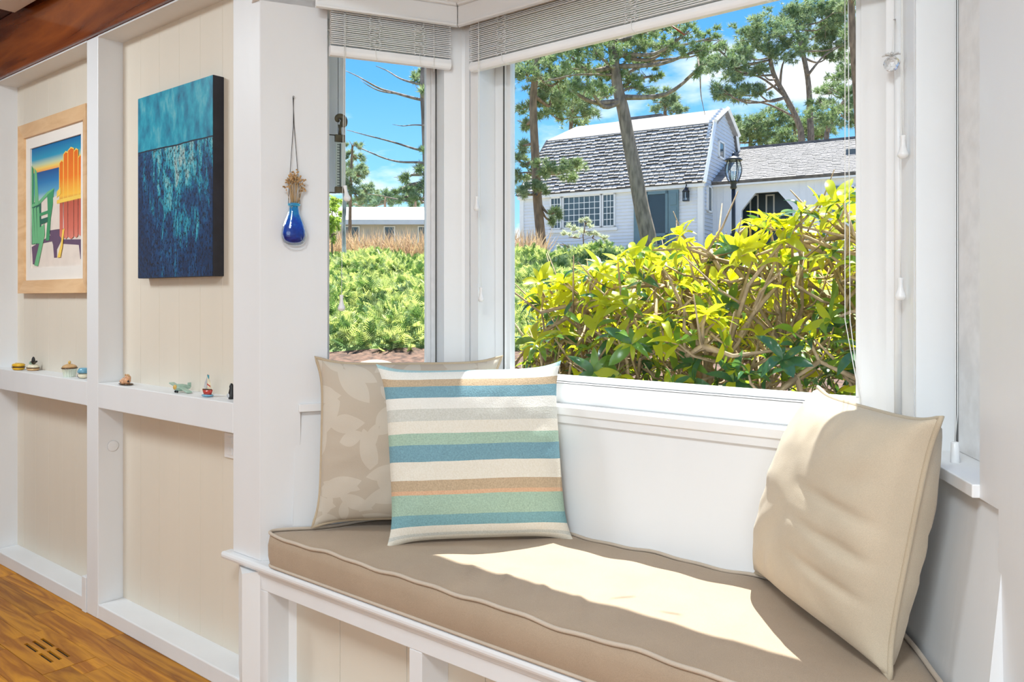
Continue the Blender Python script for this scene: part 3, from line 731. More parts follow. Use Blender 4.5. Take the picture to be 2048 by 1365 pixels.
# ------------------------------------------------------------------ scatter pillows
def pillow(name, label, BL, BR, TR, TL, thick, face_mat, pipe_mat=None, conc=0.05, ears=0.03, nu=64, seed=1, back=0.85, group=None, fold=None, q_=0.5):
    BL, BR, TR, TL = map(Vector, (BL, BR, TR, TL))
    base = (BL+BR)/2
    th = thing(name, base, label, 'pillow', group)
    nrm = (BR-BL).cross(TL-BL).normalized()           # towards the room
    rn = random.Random(seed); sd_ = rn.uniform(0, 50)
    def edge_pt(u, v):
        cu = conc*(1-v**4)*(0.6+0.4*abs(u)**2); cv = conc*(1-u**4)*(0.6+0.4*abs(v)**2)
        uu = u*(1-cu); vv = v*(1-cv)
        cor = (abs(u)*abs(v))**8
        uu *= 1+ears*cor; vv *= 1+ears*cor
        a, b = (uu+1)/2, (vv+1)/2
        return (BL*(1-a)+BR*a)*(1-b)+(TL*(1-a)+TR*a)*b
    def H(u, v):
        return (max(0, (1-abs(u)**2.4))*max(0, (1-abs(v)**2.4)))**q_
    def crease(u, v, s):
        w_ = 0.0
        r_ = max(abs(u), abs(v))
        ang = math.atan2(v, u)
        w_ += 0.05*math.sin(ang*17+sd_+3*noise.noise(Vector((u*2, v*2, sd_))))*max(0, r_-0.55)*(1-r_)*6
        w_ += 0.07*noise.noise(Vector((u*1.6+sd_, v*1.6, s)))+0.03*noise.noise(Vector((u*4+sd_, v*4, s)))
        if fold: w_ += fold(u, v)
        return w_
    mb = MB()
    def surf(side):
        sgn = 1 if side == 0 else -1
        def P(i, j):
            u = 2*i-1; v = 2*j-1
            u = math.copysign(abs(u)**0.85, u); v = math.copysign(abs(v)**0.85, v)
            h = H(u, v); k = thick*0.5*(1 if side == 0 else back)
            return edge_pt(u, v)+nrm*sgn*k*h*(1+crease(u, v, side*9.0))
        return P
    mb.grid(surf(0), nu, nu, 0, True, True)
    # v measured from the top of the pillow
    mb.uv = {k: (a, 1-b) for k, (a, b) in mb.uv.items()}
    f0 = len(mb.f); uv0 = dict(mb.uv)
    mb.grid(surf(1), nu//2, nu//2, 0, True, True)
    for k in list(mb.uv):
        if k not in uv0: a, b = mb.uv[k]; uv0[k] = (a, 1-b)
    mb.uv = uv0
    for i in range(f0, len(mb.f)): mb.f[i] = mb.f[i][::-1]
    build('cover', mb, face_mat, th)
    if pipe_mat:
        pts = []
        K = 40
        for s in range(4):
            for j in range(K):
                f = 2*j/K-1; f = math.copysign(abs(f)**0.85, f)
                pts.append(edge_pt(*((f, -1), (1, f), (-f, 1), (-1, -f))[s]))
        build('piping', MB().tube(pts, 0.0052, 8, closed=True), pipe_mat, th)
    return th
ZP = SEAT_T+0.010
pillow('scatter_pillow', 'beige tone-on-tone leaf pattern pillow with corded edge behind the striped one', (-1.90, 1.448, ZP+0.012), (-1.55, 1.785, ZP+0.012), (-1.578, 1.874, 1.008), (-1.925, 1.480, 1.012), 0.165, 'leaf_damask', 'piping_tan', conc=0.035, ears=0.06, seed=4, q_=0.42)
pillow('scatter_pillow', 'square pillow with horizontal blue, green, cream and tan stripes', (-1.615, 1.475, ZP-0.002), (-1.275, 1.825, ZP-0.002), (-1.360, 1.885, 1.005), (-1.715, 1.53, 1.0), 0.155, 'striped_cotton', None, conc=0.035, ears=0.06, seed=9, q_=0.44)
def rfold(u, v):
    w_ = 0
    for v0, am in ((0.12, 0.10), (-0.18, 0.12), (-0.5, 0.10)):
        w_ -= am*math.exp(-((v-v0+0.12*(u-0.6))/0.05)**2)*max(0, min(1, (u+0.05)*1.8))*max(0, 1-max(0, u-0.8)*4)
    return w_
pillow('scatter_pillow', 'plain oatmeal linen pillow with corded edge leaning in the sunny right corner', (-0.745, 1.862, ZP+0.010), (-0.375, 1.520, ZP+0.004), (-0.300, 1.535, 0.985), (-0.606, 1.865, 0.985), 0.225, 'linen_beige', 'linen_piping', conc=0.035, ears=0.05, seed=21, fold=rfold, back=0.80, q_=0.36)

# ------------------------------------------------------------------ pictures on the timber wall
def canvas_mat():
    m, t, b = _nodes('blue_abstract_paint')
    tc = t.nodes.new('ShaderNodeTexCoord'); sp = t.nodes.new('ShaderNodeSeparateXYZ'); t.links.new(tc.outputs['UV'], sp.inputs[0])
    def nz_(scale, st, detail=6, rough=0.6, dist=0.0):
        mp = t.nodes.new('ShaderNodeMapping'); mp.inputs['Scale'].default_value = st; t.links.new(tc.outputs['UV'], mp.inputs[0])
        n = t.nodes.new('ShaderNodeTexNoise'); n.inputs['Scale'].default_value = scale; n.inputs['Detail'].default_value = detail; n.inputs['Roughness'].default_value = rough; n.inputs['Distortion'].default_value = dist
        t.links.new(mp.outputs[0], n.inputs['Vector']); return n
    def rmp(src, els):
        r = t.nodes.new('ShaderNodeValToRGB'); el = r.color_ramp.elements
        el[0].position, el[0].color = els[0][0], (*els[0][1], 1); el[1].position, el[1].color = els[-1][0], (*els[-1][1], 1)
        for p_, c in els[1:-1]: q = el.new(p_); q.color = (*c, 1)
        t.links.new(src, r.inputs['Fac']); return r
    top = rmp(nz_(5, (2.2, 1.2, 1)).outputs['Fac'], [(0.25, (0.004, 0.05, 0.13)), (0.42, (0.008, 0.21, 0.34)), (0.55, (0.015, 0.33, 0.46)), (0.75, (0.20, 0.50, 0.55))])
    # the lower field gets darker towards the bottom of the picture and is streaked vertically
    n1 = nz_(6, (2.6, 1.0, 1), 9, 0.72, 0.5)
    vy = t.nodes.new('ShaderNodeMapRange'); vy.inputs['From Min'].default_value = 0.0; vy.inputs['From Max'].default_value = 0.68; vy.inputs['To Min'].default_value = -0.17; vy.inputs['To Max'].default_value = 0.09
    t.links.new(sp.outputs['Y'], vy.inputs[0])
    # paler patch towards the middle
    cxm = t.nodes.new('ShaderNodeMath'); cxm.operation = 'SUBTRACT'; cxm.inputs[1].default_value = 0.55; t.links.new(sp.outputs['X'], cxm.inputs[0])
    cx2 = t.nodes.new('ShaderNodeMath'); cx2.operation = 'MULTIPLY'; t.links.new(cxm.outputs[0], cx2.inputs[0]); t.links.new(cxm.outputs[0], cx2.inputs[1])
    cx3 = t.nodes.new('ShaderNodeMath'); cx3.operation = 'MULTIPLY_ADD'; cx3.inputs[1].default_value = -0.75; cx3.inputs[2].default_value = 0.04; t.links.new(cx2.outputs[0], cx3.inputs[0])
    ad = t.nodes.new('ShaderNodeMath'); ad.operation = 'ADD'; t.links.new(n1.outputs['Fac'], ad.inputs[0]); t.links.new(vy.outputs[0], ad.inputs[1])
    ad2 = t.nodes.new('ShaderNodeMath'); ad2.operation = 'ADD'; t.links.new(ad.outputs[0], ad2.inputs[0]); t.links.new(cx3.outputs[0], ad2.inputs[1])
    low = rmp(ad2.outputs[0], [(0.30, (0.004, 0.030, 0.10)), (0.42, (0.006, 0.055, 0.17)), (0.49, (0.006, 0.10, 0.24)), (0.54, (0.01, 0.27, 0.40)), (0.60, (0.06, 0.42, 0.52)), (0.68, (0.34, 0.50, 0.50)), (0.8, (0.50, 0.52, 0.47))])
    # dark flecks
    nf = nz_(34, (1.6, 1.0, 1), 5, 0.85); fl = rmp(nf.outputs['Fac'], [(0.445, (0.01, 0.02, 0.05)), (0.49, (1, 1, 1))])
    mul = t.nodes.new('ShaderNodeMixRGB'); mul.blend_type = 'MULTIPLY'; mul.inputs[0].default_value = 0.95; t.links.new(low.outputs[0], mul.inputs[1]); t.links.new(fl.outputs[0], mul.inputs[2])
    # boundary with a dark line, sloping slightly
    ny = nz_(3, (1, 0.1, 1), 3); yb = t.nodes.new('ShaderNodeMath'); yb.operation = 'MULTIPLY_ADD'; yb.inputs[1].default_value = 0.02; t.links.new(ny.outputs['Fac'], yb.inputs[0]); t.links.new(sp.outputs['Y'], yb.inputs[2])
    gt = t.nodes.new('ShaderNodeMath'); gt.operation = 'GREATER_THAN'; gt.inputs[1].default_value = 0.705; t.links.new(yb.outputs[0], gt.inputs[0])
    mx_ = t.nodes.new('ShaderNodeMixRGB'); t.links.new(gt.outputs[0], mx_.inputs[0]); t.links.new(mul.outputs[0], mx_.inputs[1]); t.links.new(top.outputs[0], mx_.inputs[2])
    cmp_ = t.nodes.new('ShaderNodeMath'); cmp_.operation = 'COMPARE'; cmp_.inputs[1].default_value = 0.705; cmp_.inputs[2].default_value = 0.004; t.links.new(yb.outputs[0], cmp_.inputs[0])
    mx2 = t.nodes.new('ShaderNodeMixRGB'); t.links.new(cmp_.outputs[0], mx2.inputs[0]); t.links.new(mx_.outputs[0], mx2.inputs[1]); mx2.inputs[2].default_value = (0.01, 0.02, 0.04, 1)
    t.links.new(mx2.outputs[0], b.inputs['Base Color']); b.inputs['Roughness'].default_value = 0.4
    bp = t.nodes.new('ShaderNodeBump'); bp.inputs['Strength'].default_value = 0.12; bp.inputs['Distance'].default_value = 0.003; t.links.new(nf.outputs['Fac'], bp.inputs['Height']); t.links.new(bp.outputs[0], b.inputs['Normal'])
canvas_mat()
mat('canvas_edge', (0.016, 0.016, 0.024), 0.6, 0.2, 20)
cv = thing('canvas_painting', (-2.633, YP, 1.272), 'unframed blue and teal abstract canvas with dark edges on the cream boards', 'painting')
cx0, cx1, cz0, cz1, cyf = -2.885, -2.382, 1.272, 1.925, 1.404
build('stretcher', MB().box(cx0, cx1, cyf, YP, cz0, cz1), 'canvas_edge', cv, bevel=0.002)
mb = MB(); mb.grid(lambda i, j: (cx0+0.001+i*(cx1-cx0-0.002), cyf-0.0008, cz0+0.001+j*(cz1-cz0-0.002)), 1, 1, 0, False, True)
mb.box(cx0+0.002, cx1-0.002, cyf-0.0006, cyf+0.001, cz0+0.002, cz1-0.002)
build('painted_face', mb, 'blue_abstract_paint', cv)

fx0, fx1, fz0, fz1 = -4.037, -3.337, 1.222, 1.981
fp = thing('framed_print', (-3.69, YP, fz0), 'pale wood framed print of green and orange beach chairs by the sea', 'picture')
fwx, fwz = 0.046, 0.058
def bar(p):  # mitred bar: outer quad and inner quad, sloping inward
    mb = MB(); (a, b), (c, d) = p
    yo, yi, yb_ = YP-0.030, YP-0.022, YP
    o1, o2, i1, i2 = (a[0], yo, a[1]), (b[0], yo, b[1]), (c[0], yi, c[1]), (d[0], yi, d[1])
    B = [(q_[0], yb_, q_[2]) for q_ in (o1, o2, i2, i1)]
    mb.add([o1, o2, i2, i1]+B, [(0, 1, 2, 3), (7, 6, 5, 4), (4, 5, 1, 0), (5, 6, 2, 1), (6, 7, 3, 2), (7, 4, 0, 3)])
    return mb
oA, oB, oC, oD = (fx0, fz0), (fx1, fz0), (fx1, fz1), (fx0, fz1)
iA, iB, iC, iD = (fx0+fwx, fz0+fwz), (fx1-fwx, fz0+fwz), (fx1-fwx, fz1-fwz), (fx0+fwx, fz1-fwz)
for p in (((oA, oB), (iA, iB)), ((oC, oB), (iC, iB)), ((oC, oD), (iC, iD)), ((oD, oA), (iD, iA))):
    o = build('frame_bar', bar(p), 'frame_wood', fp)
    bm = bmesh.new(); bm.from_mesh(o.data); bmesh.ops.recalc_face_normals(bm, faces=bm.faces); bm.to_mesh(o.data); bm.free()
mat('mat_board', (0.83, 0.78, 0.72), 0.7, 0.01)
px0, px1, pz0, pz1 = -3.945, -3.424, 1.334, 1.872
mb = MB(); yb_ = YP-0.012
for a in ((iA[0], iB[0], iA[1], pz0), (iA[0], iB[0], pz1, iC[1]), (iA[0], px0, pz0, pz1), (px1, iB[0], pz0, pz1)): mb.box(a[0], a[1], yb_, YP-0.001, a[2], a[3])
build('mat_board', mb, 'mat_board', fp)
# the print: flat printed shapes on paper
def flat(name, c): mat(name, c, 0.6, 0.05, 14)
flat('ink_sand', (0.78, 0.68, 0.60)); flat('ink_green', (0.05, 0.30, 0.13)); flat('ink_green_lt', (0.15, 0.47, 0.22)); flat('ink_shadow', (0.13, 0.075, 0.14)); flat('ink_yellow', (0.90, 0.60, 0.10))
flat('ink_green_dk', (0.02, 0.13, 0.09))
def vgrad(name, els, zlo, zhi):
    m, t, b = _nodes(name)
    g = t.nodes.new('ShaderNodeNewGeometry'); sp = t.nodes.new('ShaderNodeSeparateXYZ'); t.links.new(g.outputs['Position'], sp.inputs[0])
    mr = t.nodes.new('ShaderNodeMapRange'); mr.inputs['From Min'].default_value = zhi; mr.inputs['From Max'].default_value = zlo; t.links.new(sp.outputs['Z'], mr.inputs[0])
    r = t.nodes.new('ShaderNodeValToRGB'); el = r.color_ramp.elements
    el[0].position, el[0].color = els[0][0], (*els[0][1], 1); el[1].position, el[1].color = els[-1][0], (*els[-1][1], 1)
    for p_, c in els[1:-1]: q = el.new(p_); q.color = (*c, 1)
    t.links.new(mr.outputs[0], r.inputs['Fac']); t.links.new(r.outputs[0], b.inputs['Base Color']); b.inputs['Roughness'].default_value = 0.6
vgrad('ink_sky', [(0, (0.0, 0.13, 0.36)), (0.10, (0.02, 0.30, 0.48)), (0.15, (0.55, 0.62, 0.40)), (0.18, (0.90, 0.62, 0.13)), (0.208, (0.86, 0.33, 0.10))], pz0, pz1)
vgrad('ink_sea', [(0.2, (0.01, 0.07, 0.26)), (0.30, (0.02, 0.19, 0.45)), (0.38, (0.10, 0.35, 0.55)), (0.44, (0.5, 0.62, 0.62))], pz0, pz1)
vgrad('ink_orange', [(0.05, (0.72, 0.13, 0.01)), (0.30, (0.85, 0.20, 0.015)), (0.44, (0.95, 0.52, 0.06)), (0.50, (0.50, 0.10, 0.06)), (0.7, (0.66, 0.16, 0.11)), (0.8, (0.75, 0.24, 0.18))], pz0, pz1)
IM = ['ink_sand', 'ink_sky', 'ink_sea', 'ink_green', 'ink_green_lt', 'ink_shadow', 'ink_yellow', 'ink_orange', 'ink_green_dk']
mb = MB(); lvl = [0]
def shape(mi, pts):
    lvl[0] += 1; yy = YP-0.0045-lvl[0]*0.00012
    mb.add([(px0+s*(px1-px0), yy, pz1-t_*(pz1-pz0)) for s, t_ in pts], [tuple(range(len(pts)-1, -1, -1))], mi)
shape(0, [(0, 0), (1, 0), (1, 1), (0, 1)]); shape(1, [(0, 0), (1, 0), (1, 0.21), (0, 0.21)]); shape(2, [(0, 0.208), (1, 0.208), (1, 0.43), (0, 0.44)])
# shadows on the sand
shape(5, [(0.36, 0.70), (0.64, 0.70), (0.62, 0.78), (0.52, 0.86), (0.52, 0.925), (0.46, 0.925), (0.44, 0.82)]); shape(5, [(0.64, 0.785), (1, 0.80), (1, 0.95), (0.96, 0.95), (0.93, 0.84), (0.64, 0.82)])
shape(5, [(0.0, 0.82), (0.4, 0.74), (0.45, 0.79), (0.2, 0.80), (0.07, 0.97), (0.02, 0.965)])
# green chair
shape(8, [(0.0, 0.45), (0.2, 0.45), (0.2, 0.80), (0.0, 0.80)])
shape(3, [(0, 0.14), (0.04, 0.17), (0.05, 0.46), (0, 0.47)]); shape(4, [(0.055, 0.165), (0.11, 0.20), (0.15, 0.46), (0.065, 0.47)])
for a, b in ((0.0, 0.035), (0.05, 0.095), (0.11, 0.16)): shape(4, [(a, 0.5), (b, 0.49), (b+0.03, 0.79), (a+0.015, 0.80)])
shape(4, [(0.0, 0.465), (0.15, 0.455), (0.16, 0.475), (0.0, 0.49)])
shape(4, [(0.15, 0.45), (0.33, 0.385), (0.47, 0.365), (0.46, 0.385), (0.34, 0.415), (0.17, 0.475)]); shape(3, [(0.33, 0.41), (0.46, 0.375), (0.45, 0.47), (0.40, 0.60), (0.37, 0.78), (0.30, 0.78), (0.34, 0.58)])
shape(3, [(0.17, 0.55), (0.36, 0.535), (0.36, 0.56), (0.17, 0.575)]); shape(8, [(0.19, 0.60), (0.34, 0.59), (0.34, 0.63), (0.19, 0.645)]); shape(4, [(0.17, 0.67), (0.27, 0.64), (0.28, 0.73), (0.14, 0.985), (0.06, 0.975), (0.19, 0.76)])
# orange chair
shape(0, [(0.45, 0.44), (0.64, 0.42), (0.66, 0.70), (0.45, 0.70)])
for a, b, t0_, t1_ in ((0.58, 0.645, 0.165, 0.775), (0.66, 0.735, 0.105, 0.785), (0.745, 0.845, 0.085, 0.79), (0.855, 0.925, 0.105, 0.785), (0.935, 1.0, 0.16, 0.775)):
    shape(6, [(a-0.012, t0_+0.012), ((a+b)/2, t0_-0.012), (b+0.008, t0_+0.005), (b+0.008, 0.47), (a-0.012, 0.47)])
    shape(7, [(a, t0_+0.015), ((a+b)/2, t0_), (b, t0_+0.01), (b, t1_-0.015), ((a+b)/2, t1_), (a, t1_-0.02)])
shape(6, [(0.53, 0.468), (1, 0.455), (1, 0.485), (0.53, 0.497)]); shape(6, [(0.53, 0.40), (0.60, 0.37), (0.61, 0.42), (0.53, 0.45)]); shape(6, [(0.64, 0.71), (0.68, 0.70), (0.64, 0.84), (0.60, 0.925), (0.54, 0.925), (0.61, 0.82)])
build('print', mb, IM, fp)

# ------------------------------------------------------------------ glass wall vase with dried flowers
m, t, b = _nodes('blue_glass')
b.inputs['Base Color'].default_value = (0.02, 0.16, 0.75, 1); b.inputs['Roughness'].default_value = 0.05; b.inputs['Transmission Weight'].default_value = 0.35; b.inputs['IOR'].default_value = 1.3; b.inputs['Coat Weight'].default_value = 0.5
g_ = t.nodes.new('ShaderNodeNewGeometry'); sp = t.nodes.new('ShaderNodeSeparateXYZ'); t.links.new(g_.outputs['Position'], sp.inputs[0])
mr = t.nodes.new('ShaderNodeMapRange'); mr.inputs['From Min'].default_value = 1.36; mr.inputs['From Max'].default_value = 1.475; t.links.new(sp.outputs['Z'], mr.inputs[0])
nn = _noise_in(t, 90, 4); rr = t.nodes.new('ShaderNodeValToRGB'); rr.color_ramp.elements[0].color = (0.004, 0.02, 0.22, 1); rr.color_ramp.elements[1].color = (0.03, 0.42, 0.72, 1); q = rr.color_ramp.elements.new(0.55); q.color = (0.01, 0.10, 0.60, 1)
sub = t.nodes.new('ShaderNodeMath'); sub.operation = 'MULTIPLY_ADD'; sub.inputs[1].default_value = 0.9; sub.inputs[2].default_value = -0.45; t.links.new(nn.outputs['Fac'], sub.inputs[0])
adm = t.nodes.new('ShaderNodeMath'); t.links.new(mr.outputs[0], adm.inputs[0]); t.links.new(sub.outputs[0], adm.inputs[1]); t.links.new(adm.outputs[0], rr.inputs['Fac']); t.links.new(rr.outputs[0], b.inputs['Base Color'])
glassmat('clear_glass', (0.86, 0.93, 0.98), 0.10)
mat('black_cord', (0.015, 0.015, 0.018), 0.7, 0.1); mat('dried_stem', (0.55, 0.38, 0.20), 0.9, 0.2, 40); mat('dried_flower', (0.48, 0.29, 0.13), 0.9, 0.35, 60); mat('nail_steel', (0.4, 0.4, 0.42), 0.3, 0.05, metal=1.0)
ov = (FL.A[0]-FL.O[0]*0.022, FL.A[1]-FL.O[1]*0.022)
vb = on_line(588, 494, ov, FL.D); vtop = on_line(588, 405, ov, FL.D)
VS = Vector((FL.D[0], FL.D[1], 0)); VN = Vector((-FL.O[0], -FL.O[1], 0))       # along the wall, into the room
vase = thing('wall_vase', vb, 'blue teardrop glass vase hanging by a black cord on the white wall', 'vase')
hh = vtop.z-vb.z
ax = (VS, VN, Vector((0, 0, 1)))
SW = 1.0/ (0.93)    # the wall is seen a little obliquely
pr = [(0.0001, 0.0), (0.018, 0.002), (0.030, 0.012), (0.0355, 0.030), (0.034, 0.048), (0.027, 0.072), (0.0175, 0.096), (0.0135, hh-0.012), (0.0135, hh-0.006), (0.016, hh)]
build('outer_glass', MB().lathe(vb, [(r*SW, z) for r, z in pr], 32, 0, 1.0, 0.52, ax), 'clear_glass', vase)
pi = [(0.0001, 0.010), (0.016, 0.0115), (0.026, 0.020), (0.0305, 0.036), (0.029, 0.050), (0.0225, 0.074), (0.0135, 0.098), (0.0105, hh-0.003)]
build('inner_glass', MB().lathe(vb, [(r*SW, z) for r, z in pi], 32, 0, 1.0, 0.45, ax), 'blue_glass', vase)
build('collar', MB().lathe(vb, [(0.0145, hh-0.012), (0.0185, hh-0.009), (0.0185, hh-0.005), (0.0145, hh-0.002)], 24, 0, 1.0, 0.55, ax), 'blue_glass', vase)
nail = on_line(586, 195, FL.A, FL.D)
for s in (-1, 1):
    e0 = vb+VS*(0.0165*s)+Vector((0, 0, hh-0.007))+VN*0.002
    mid = on_line(587, 250, FL.A, FL.D)+VN*0.004
    build('hanging_cord', MB().tube([e0, e0+Vector((0, 0, 0.03))-VS*0.001*s, mid+VS*0.001*s, nail+VN*0.004-VS*0.0007*s], 0.0009, 6), 'black_cord', vase)
R = random.Random(8); mbs, mbf = MB(), MB()
for i in range(26):
    a = R.uniform(-1, 1); bq = R.uniform(-1, 1); h_ = R.uniform(0.055, 0.092)*(1-0.25*abs(a))
    p0 = vb+Vector((0, 0, hh-0.02))+VS*a*0.007+VN*bq*0.004
    p1 = vb+Vector((0, 0, hh+h_))+VS*a*0.026+VN*(0.004+bq*0.012)
    mbs.tube([p0, p0.lerp(p1, .5)+VS*R.uniform(-.003, .003), p1], [0.0010, 0.0008, 0.0006], 4)
    for k in range(5):
        c = p1+Vector((R.uniform(-.006, .006), R.uniform(-.006, .006), R.uniform(-.016, .005)))
        mbf.ell(c, R.uniform(.0018, .0036), R.uniform(.0018, .0036), R.uniform(.002, .0042), 5, 3)
tag(build('stems', mbs, 'dried_stem', vase), kind='stuff'); tag(build('flower_heads', mbf, 'dried_flower', vase), 'tan dried flower heads', kind='stuff')
tag(build('nail', MB().tube([nail-VN*0.004, nail+VN*0.010], 0.0016, 8).tube([nail+VN*0.010, nail+VN*0.0112], 0.003, 10), 'nail_steel'), 'small steel nail holding the cord of the blue vase', 'nail')

# ------------------------------------------------------------------ figurines on the shelf rail
SZ = 0.883
for nm, c in (('gl_yellow', (0.75, 0.44, 0.03)), ('gl_brown', (0.09, 0.045, 0.02)), ('gl_tan', (0.58, 0.36, 0.17)), ('gl_black', (0.015, 0.015, 0.017)), ('gl_cream', (0.78, 0.70, 0.52)), ('gl_green', (0.33, 0.47, 0.38)),
              ('gl_teal', (0.08, 0.33, 0.42)), ('gl_peach', (0.62, 0.33, 0.18)), ('gl_red', (0.50, 0.05, 0.035)), ('gl_blue', (0.16, 0.38, 0.52)), ('gl_gold', (0.62, 0.40, 0.10)), ('gl_navy', (0.03, 0.05, 0.12)), ('gl_silver', (0.55, 0.56, 0.58)), ('gl_pale', (0.66, 0.72, 0.62))):
    mat(nm, c, 0.25, 0.10, 60, 0.1, 120)
AX3 = (Vector((1, 0, 0)), Vector((0, 1, 0)), Vector((0, 0, 1)))
def spot(px, py, Y=1.395):
    p = on_y(px, py, Y); return Vector((p.x, Y, SZ))
GRP = 'small glazed trinkets on the shelf rail'
# yellow ridged oval box
c = spot(37, 742, 1.375); t_ = thing('trinket_box', c, 'yellow ridged oval trinket box with a brown band, leftmost on the shelf', 'trinket', GRP)
mb = MB(); 
for k, zc in ((0, 0.0085), (1, 0.0215)):
    pr = [(0.0001, -0.0085), (0.025, -0.008), (0.0335, -0.003), (0.034, 0.002), (0.030, 0.006), (0.018, 0.0085), (0.0001, 0.009)] if k else [(0.0001, -0.0085), (0.022, -0.0085), (0.031, -0.004), (0.033, 0.002), (0.0001, 0.004)]
    o = build('lid' if k else 'base', MB().lathe(c+Vector((0, 0, zc)), pr, 28, 0, 1.0, 0.72), 'gl_yellow', t_)
for j in range(9): build('ridge', MB().ell(c+Vector((-0.027+j*0.00675, -0.0, 0.0225)), 0.0022, 0.0225*math.sqrt(max(.1, 1-((j-4)/4.6)**2)), 0.0085, 8, 6), 'gl_gold', t_)
build('band', MB().lathe(c+Vector((0, 0, 0.0115)), [(0.034, 0), (0.036, 0.002), (0.034, 0.004)], 28, 0, 1.0, 0.72), 'gl_brown', t_)
# sandwich box with black insect
c = spot(66, 742, 1.405); t_ = thing('trinket_box', c, 'cream and tan trinket box with a black winged figure on its lid', 'trinket', GRP)
build('base', MB().lathe(c, [(0.0001, 0), (0.026, 0), (0.033, 0.004), (0.034, 0.010), (0.0001, 0.011)], 24, 0, 1, .7), 'gl_tan', t_)
build('band', MB().lathe(c+Vector((0, 0, 0.010)), [(0.034, 0), (0.036, 0.002), (0.034, 0.004)], 24, 0, 1, .7), 'gl_brown', t_)
build('lid', MB().lathe(c+Vector((0, 0, 0.0135)), [(0.033, 0), (0.032, 0.006), (0.024, 0.012), (0.0001, 0.014)], 24, 0, 1, .7), 'gl_cream', t_)
build('figure_body', MB().ell(c+Vector((0.004, 0, 0.043)), 0.0075, 0.0075, 0.018, 10, 8), 'gl_black', t_)
for s in (-1, 1): build('wing', MB().obox(c+Vector((0.004+s*0.018, 0, 0.036)), (0.016, 0, s*-0.006 if s < 0 else 0.006), (0, 0.004, 0), (0.0, 0, 0.003)), 'gl_black', t_)
build('ornament', MB().ell(c+Vector((-0.024, 0, 0.032)), 0.010, 0.007, 0.008, 10, 6), 'gl_green', t_)
# cupcake
c = spot(139, 754, 1.385); t_ = thing('trinket_box', c, 'cupcake-shaped trinket box with pale green ribbed cup and tan top', 'trinket', GRP)
mb = MB(); n_ = 36; vs_ = []
for z, r in ((0, 0.020), (0.034, 0.027)):
    for j in range(n_): a = 2*math.pi*j/n_; rr_ = r*(1+0.045*(1 if j % 2 else -1)); vs_.append(c+Vector((rr_*math.cos(a), rr_*math.sin(a), z)))
mb.add(vs_, [(j, (j+1) % n_, n_+(j+1) % n_, n_+j) for j in range(n_)]+[tuple(range(n_-1, -1, -1)), tuple(range(n_, 2*n_))])
build('cup', mb, 'gl_pale', t_)
build('band', MB().lathe(c+Vector((0, 0, 0.033)), [(0.027, 0), (0.0305, 0.0015), (0.0305, 0.004), (0.027, 0.005)], 28), 'gl_brown', t_)
build('frosting', MB().lathe(c+Vector((0, 0, 0.037)), [(0.028, 0), (0.0265, 0.006), (0.018, 0.012), (0.008, 0.0155), (0.0001, 0.016)], 28), 'gl_tan', t_)
build('knob', MB().ell(c+Vector((0, 0, 0.058)), 0.0055, 0.0055, 0.007, 10, 8), 'gl_gold', t_)
# blue and cream shoe-like box half hidden by the post
c = spot(166, 757, 1.39); t_ = thing('trinket_box', c, 'blue and cream trinket half hidden behind the timber post', 'trinket', GRP)
build('base', MB().ell(c+Vector((0, 0, 0.012)), 0.026, 0.018, 0.012, 16, 8), 'gl_cream', t_); build('front', MB().ell(c+Vector((-0.019, 0, 0.010)), 0.012, 0.014, 0.010, 14, 8), 'gl_navy', t_)
build('lid', MB().lathe(c+Vector((0.004, 0, 0.022)), [(0.020, 0), (0.022, 0.006), (0.018, 0.016), (0.014, 0.02), (0.0001, 0.021)], 20), 'gl_blue', t_)
# pair of peach slippers
c = spot(252, 770, 1.385); t_ = thing('trinket_figure', c, 'peach-brown pair of little slippers with bow tops', 'trinket', GRP)
build('sole', MB().ell(c+Vector((0, 0, 0.004)), 0.040, 0.021, 0.004, 20, 6), 'gl_brown', t_)
for s, k in ((-1, 0.9), (1, 1.0)):
    p = c+Vector((s*0.0195, -0.006*s, 0.005))
    build('slipper', MB().ell(p+Vector((0, 0, 0.012*k)), 0.0165*k, 0.013, 0.012*k, 14, 8).ell(p+Vector((-0.014, -0.004, 0.006)), 0.010, 0.010, 0.008, 12, 6).ell(p+Vector((0.008, 0.003, 0.022*k)), 0.009*k, 0.008, 0.011*k, 10, 6), 'gl_peach', t_)
    for q_ in (-1, 1): build('ear', MB().ell(p+Vector((0.008+q_*0.006, 0, 0.032*k)), 0.003, 0.003, 0.0055, 8, 5), 'gl_tan', t_)
build('button', MB().ell(c+Vector((0.034, -0.008, 0.016)), 0.004, 0.004, 0.004, 8, 6), 'gl_black', t_)
# airplane
c = spot(362, 783, 1.39); t_ = thing('toy_airplane', c, 'green-grey little airplane trinket with gold nose', 'trinket', GRP)
build('fuselage', MB().lathe(c+Vector((0, 0.0, 0.017)), [(0.0001, -0.022), (0.008, -0.020), (0.0125, -0.010), (0.0115, 0.006), (0.006, 0.028), (0.0001, 0.032)], 16, 0, 1, 1, (Vector((1, 0, 0)), Vector((0, 0, 1)), Vector((0.25, 0.968, 0)))), 'gl_green', t_)
build('nose', MB().ell(c+Vector((-0.004, -0.019, 0.019)), 0.0085, 0.006, 0.0085, 12, 8), 'gl_gold', t_)
for s in (-1, 1): build('wing', MB().obox(c+Vector((s*0.034, -0.002, 0.017-s*0.006)), (0.025, -s*0.0, -0.006), (0, 0.009, 0), (0.0004, 0, 0.0022)), 'gl_green', t_, bevel=0.001)
for s in (-1, 1): build('wheel', MB().ell(c+Vector((s*0.006-0.003, -0.015, 0.004)), 0.0028, 0.004, 0.004, 10, 6), 'gl_black', t_)
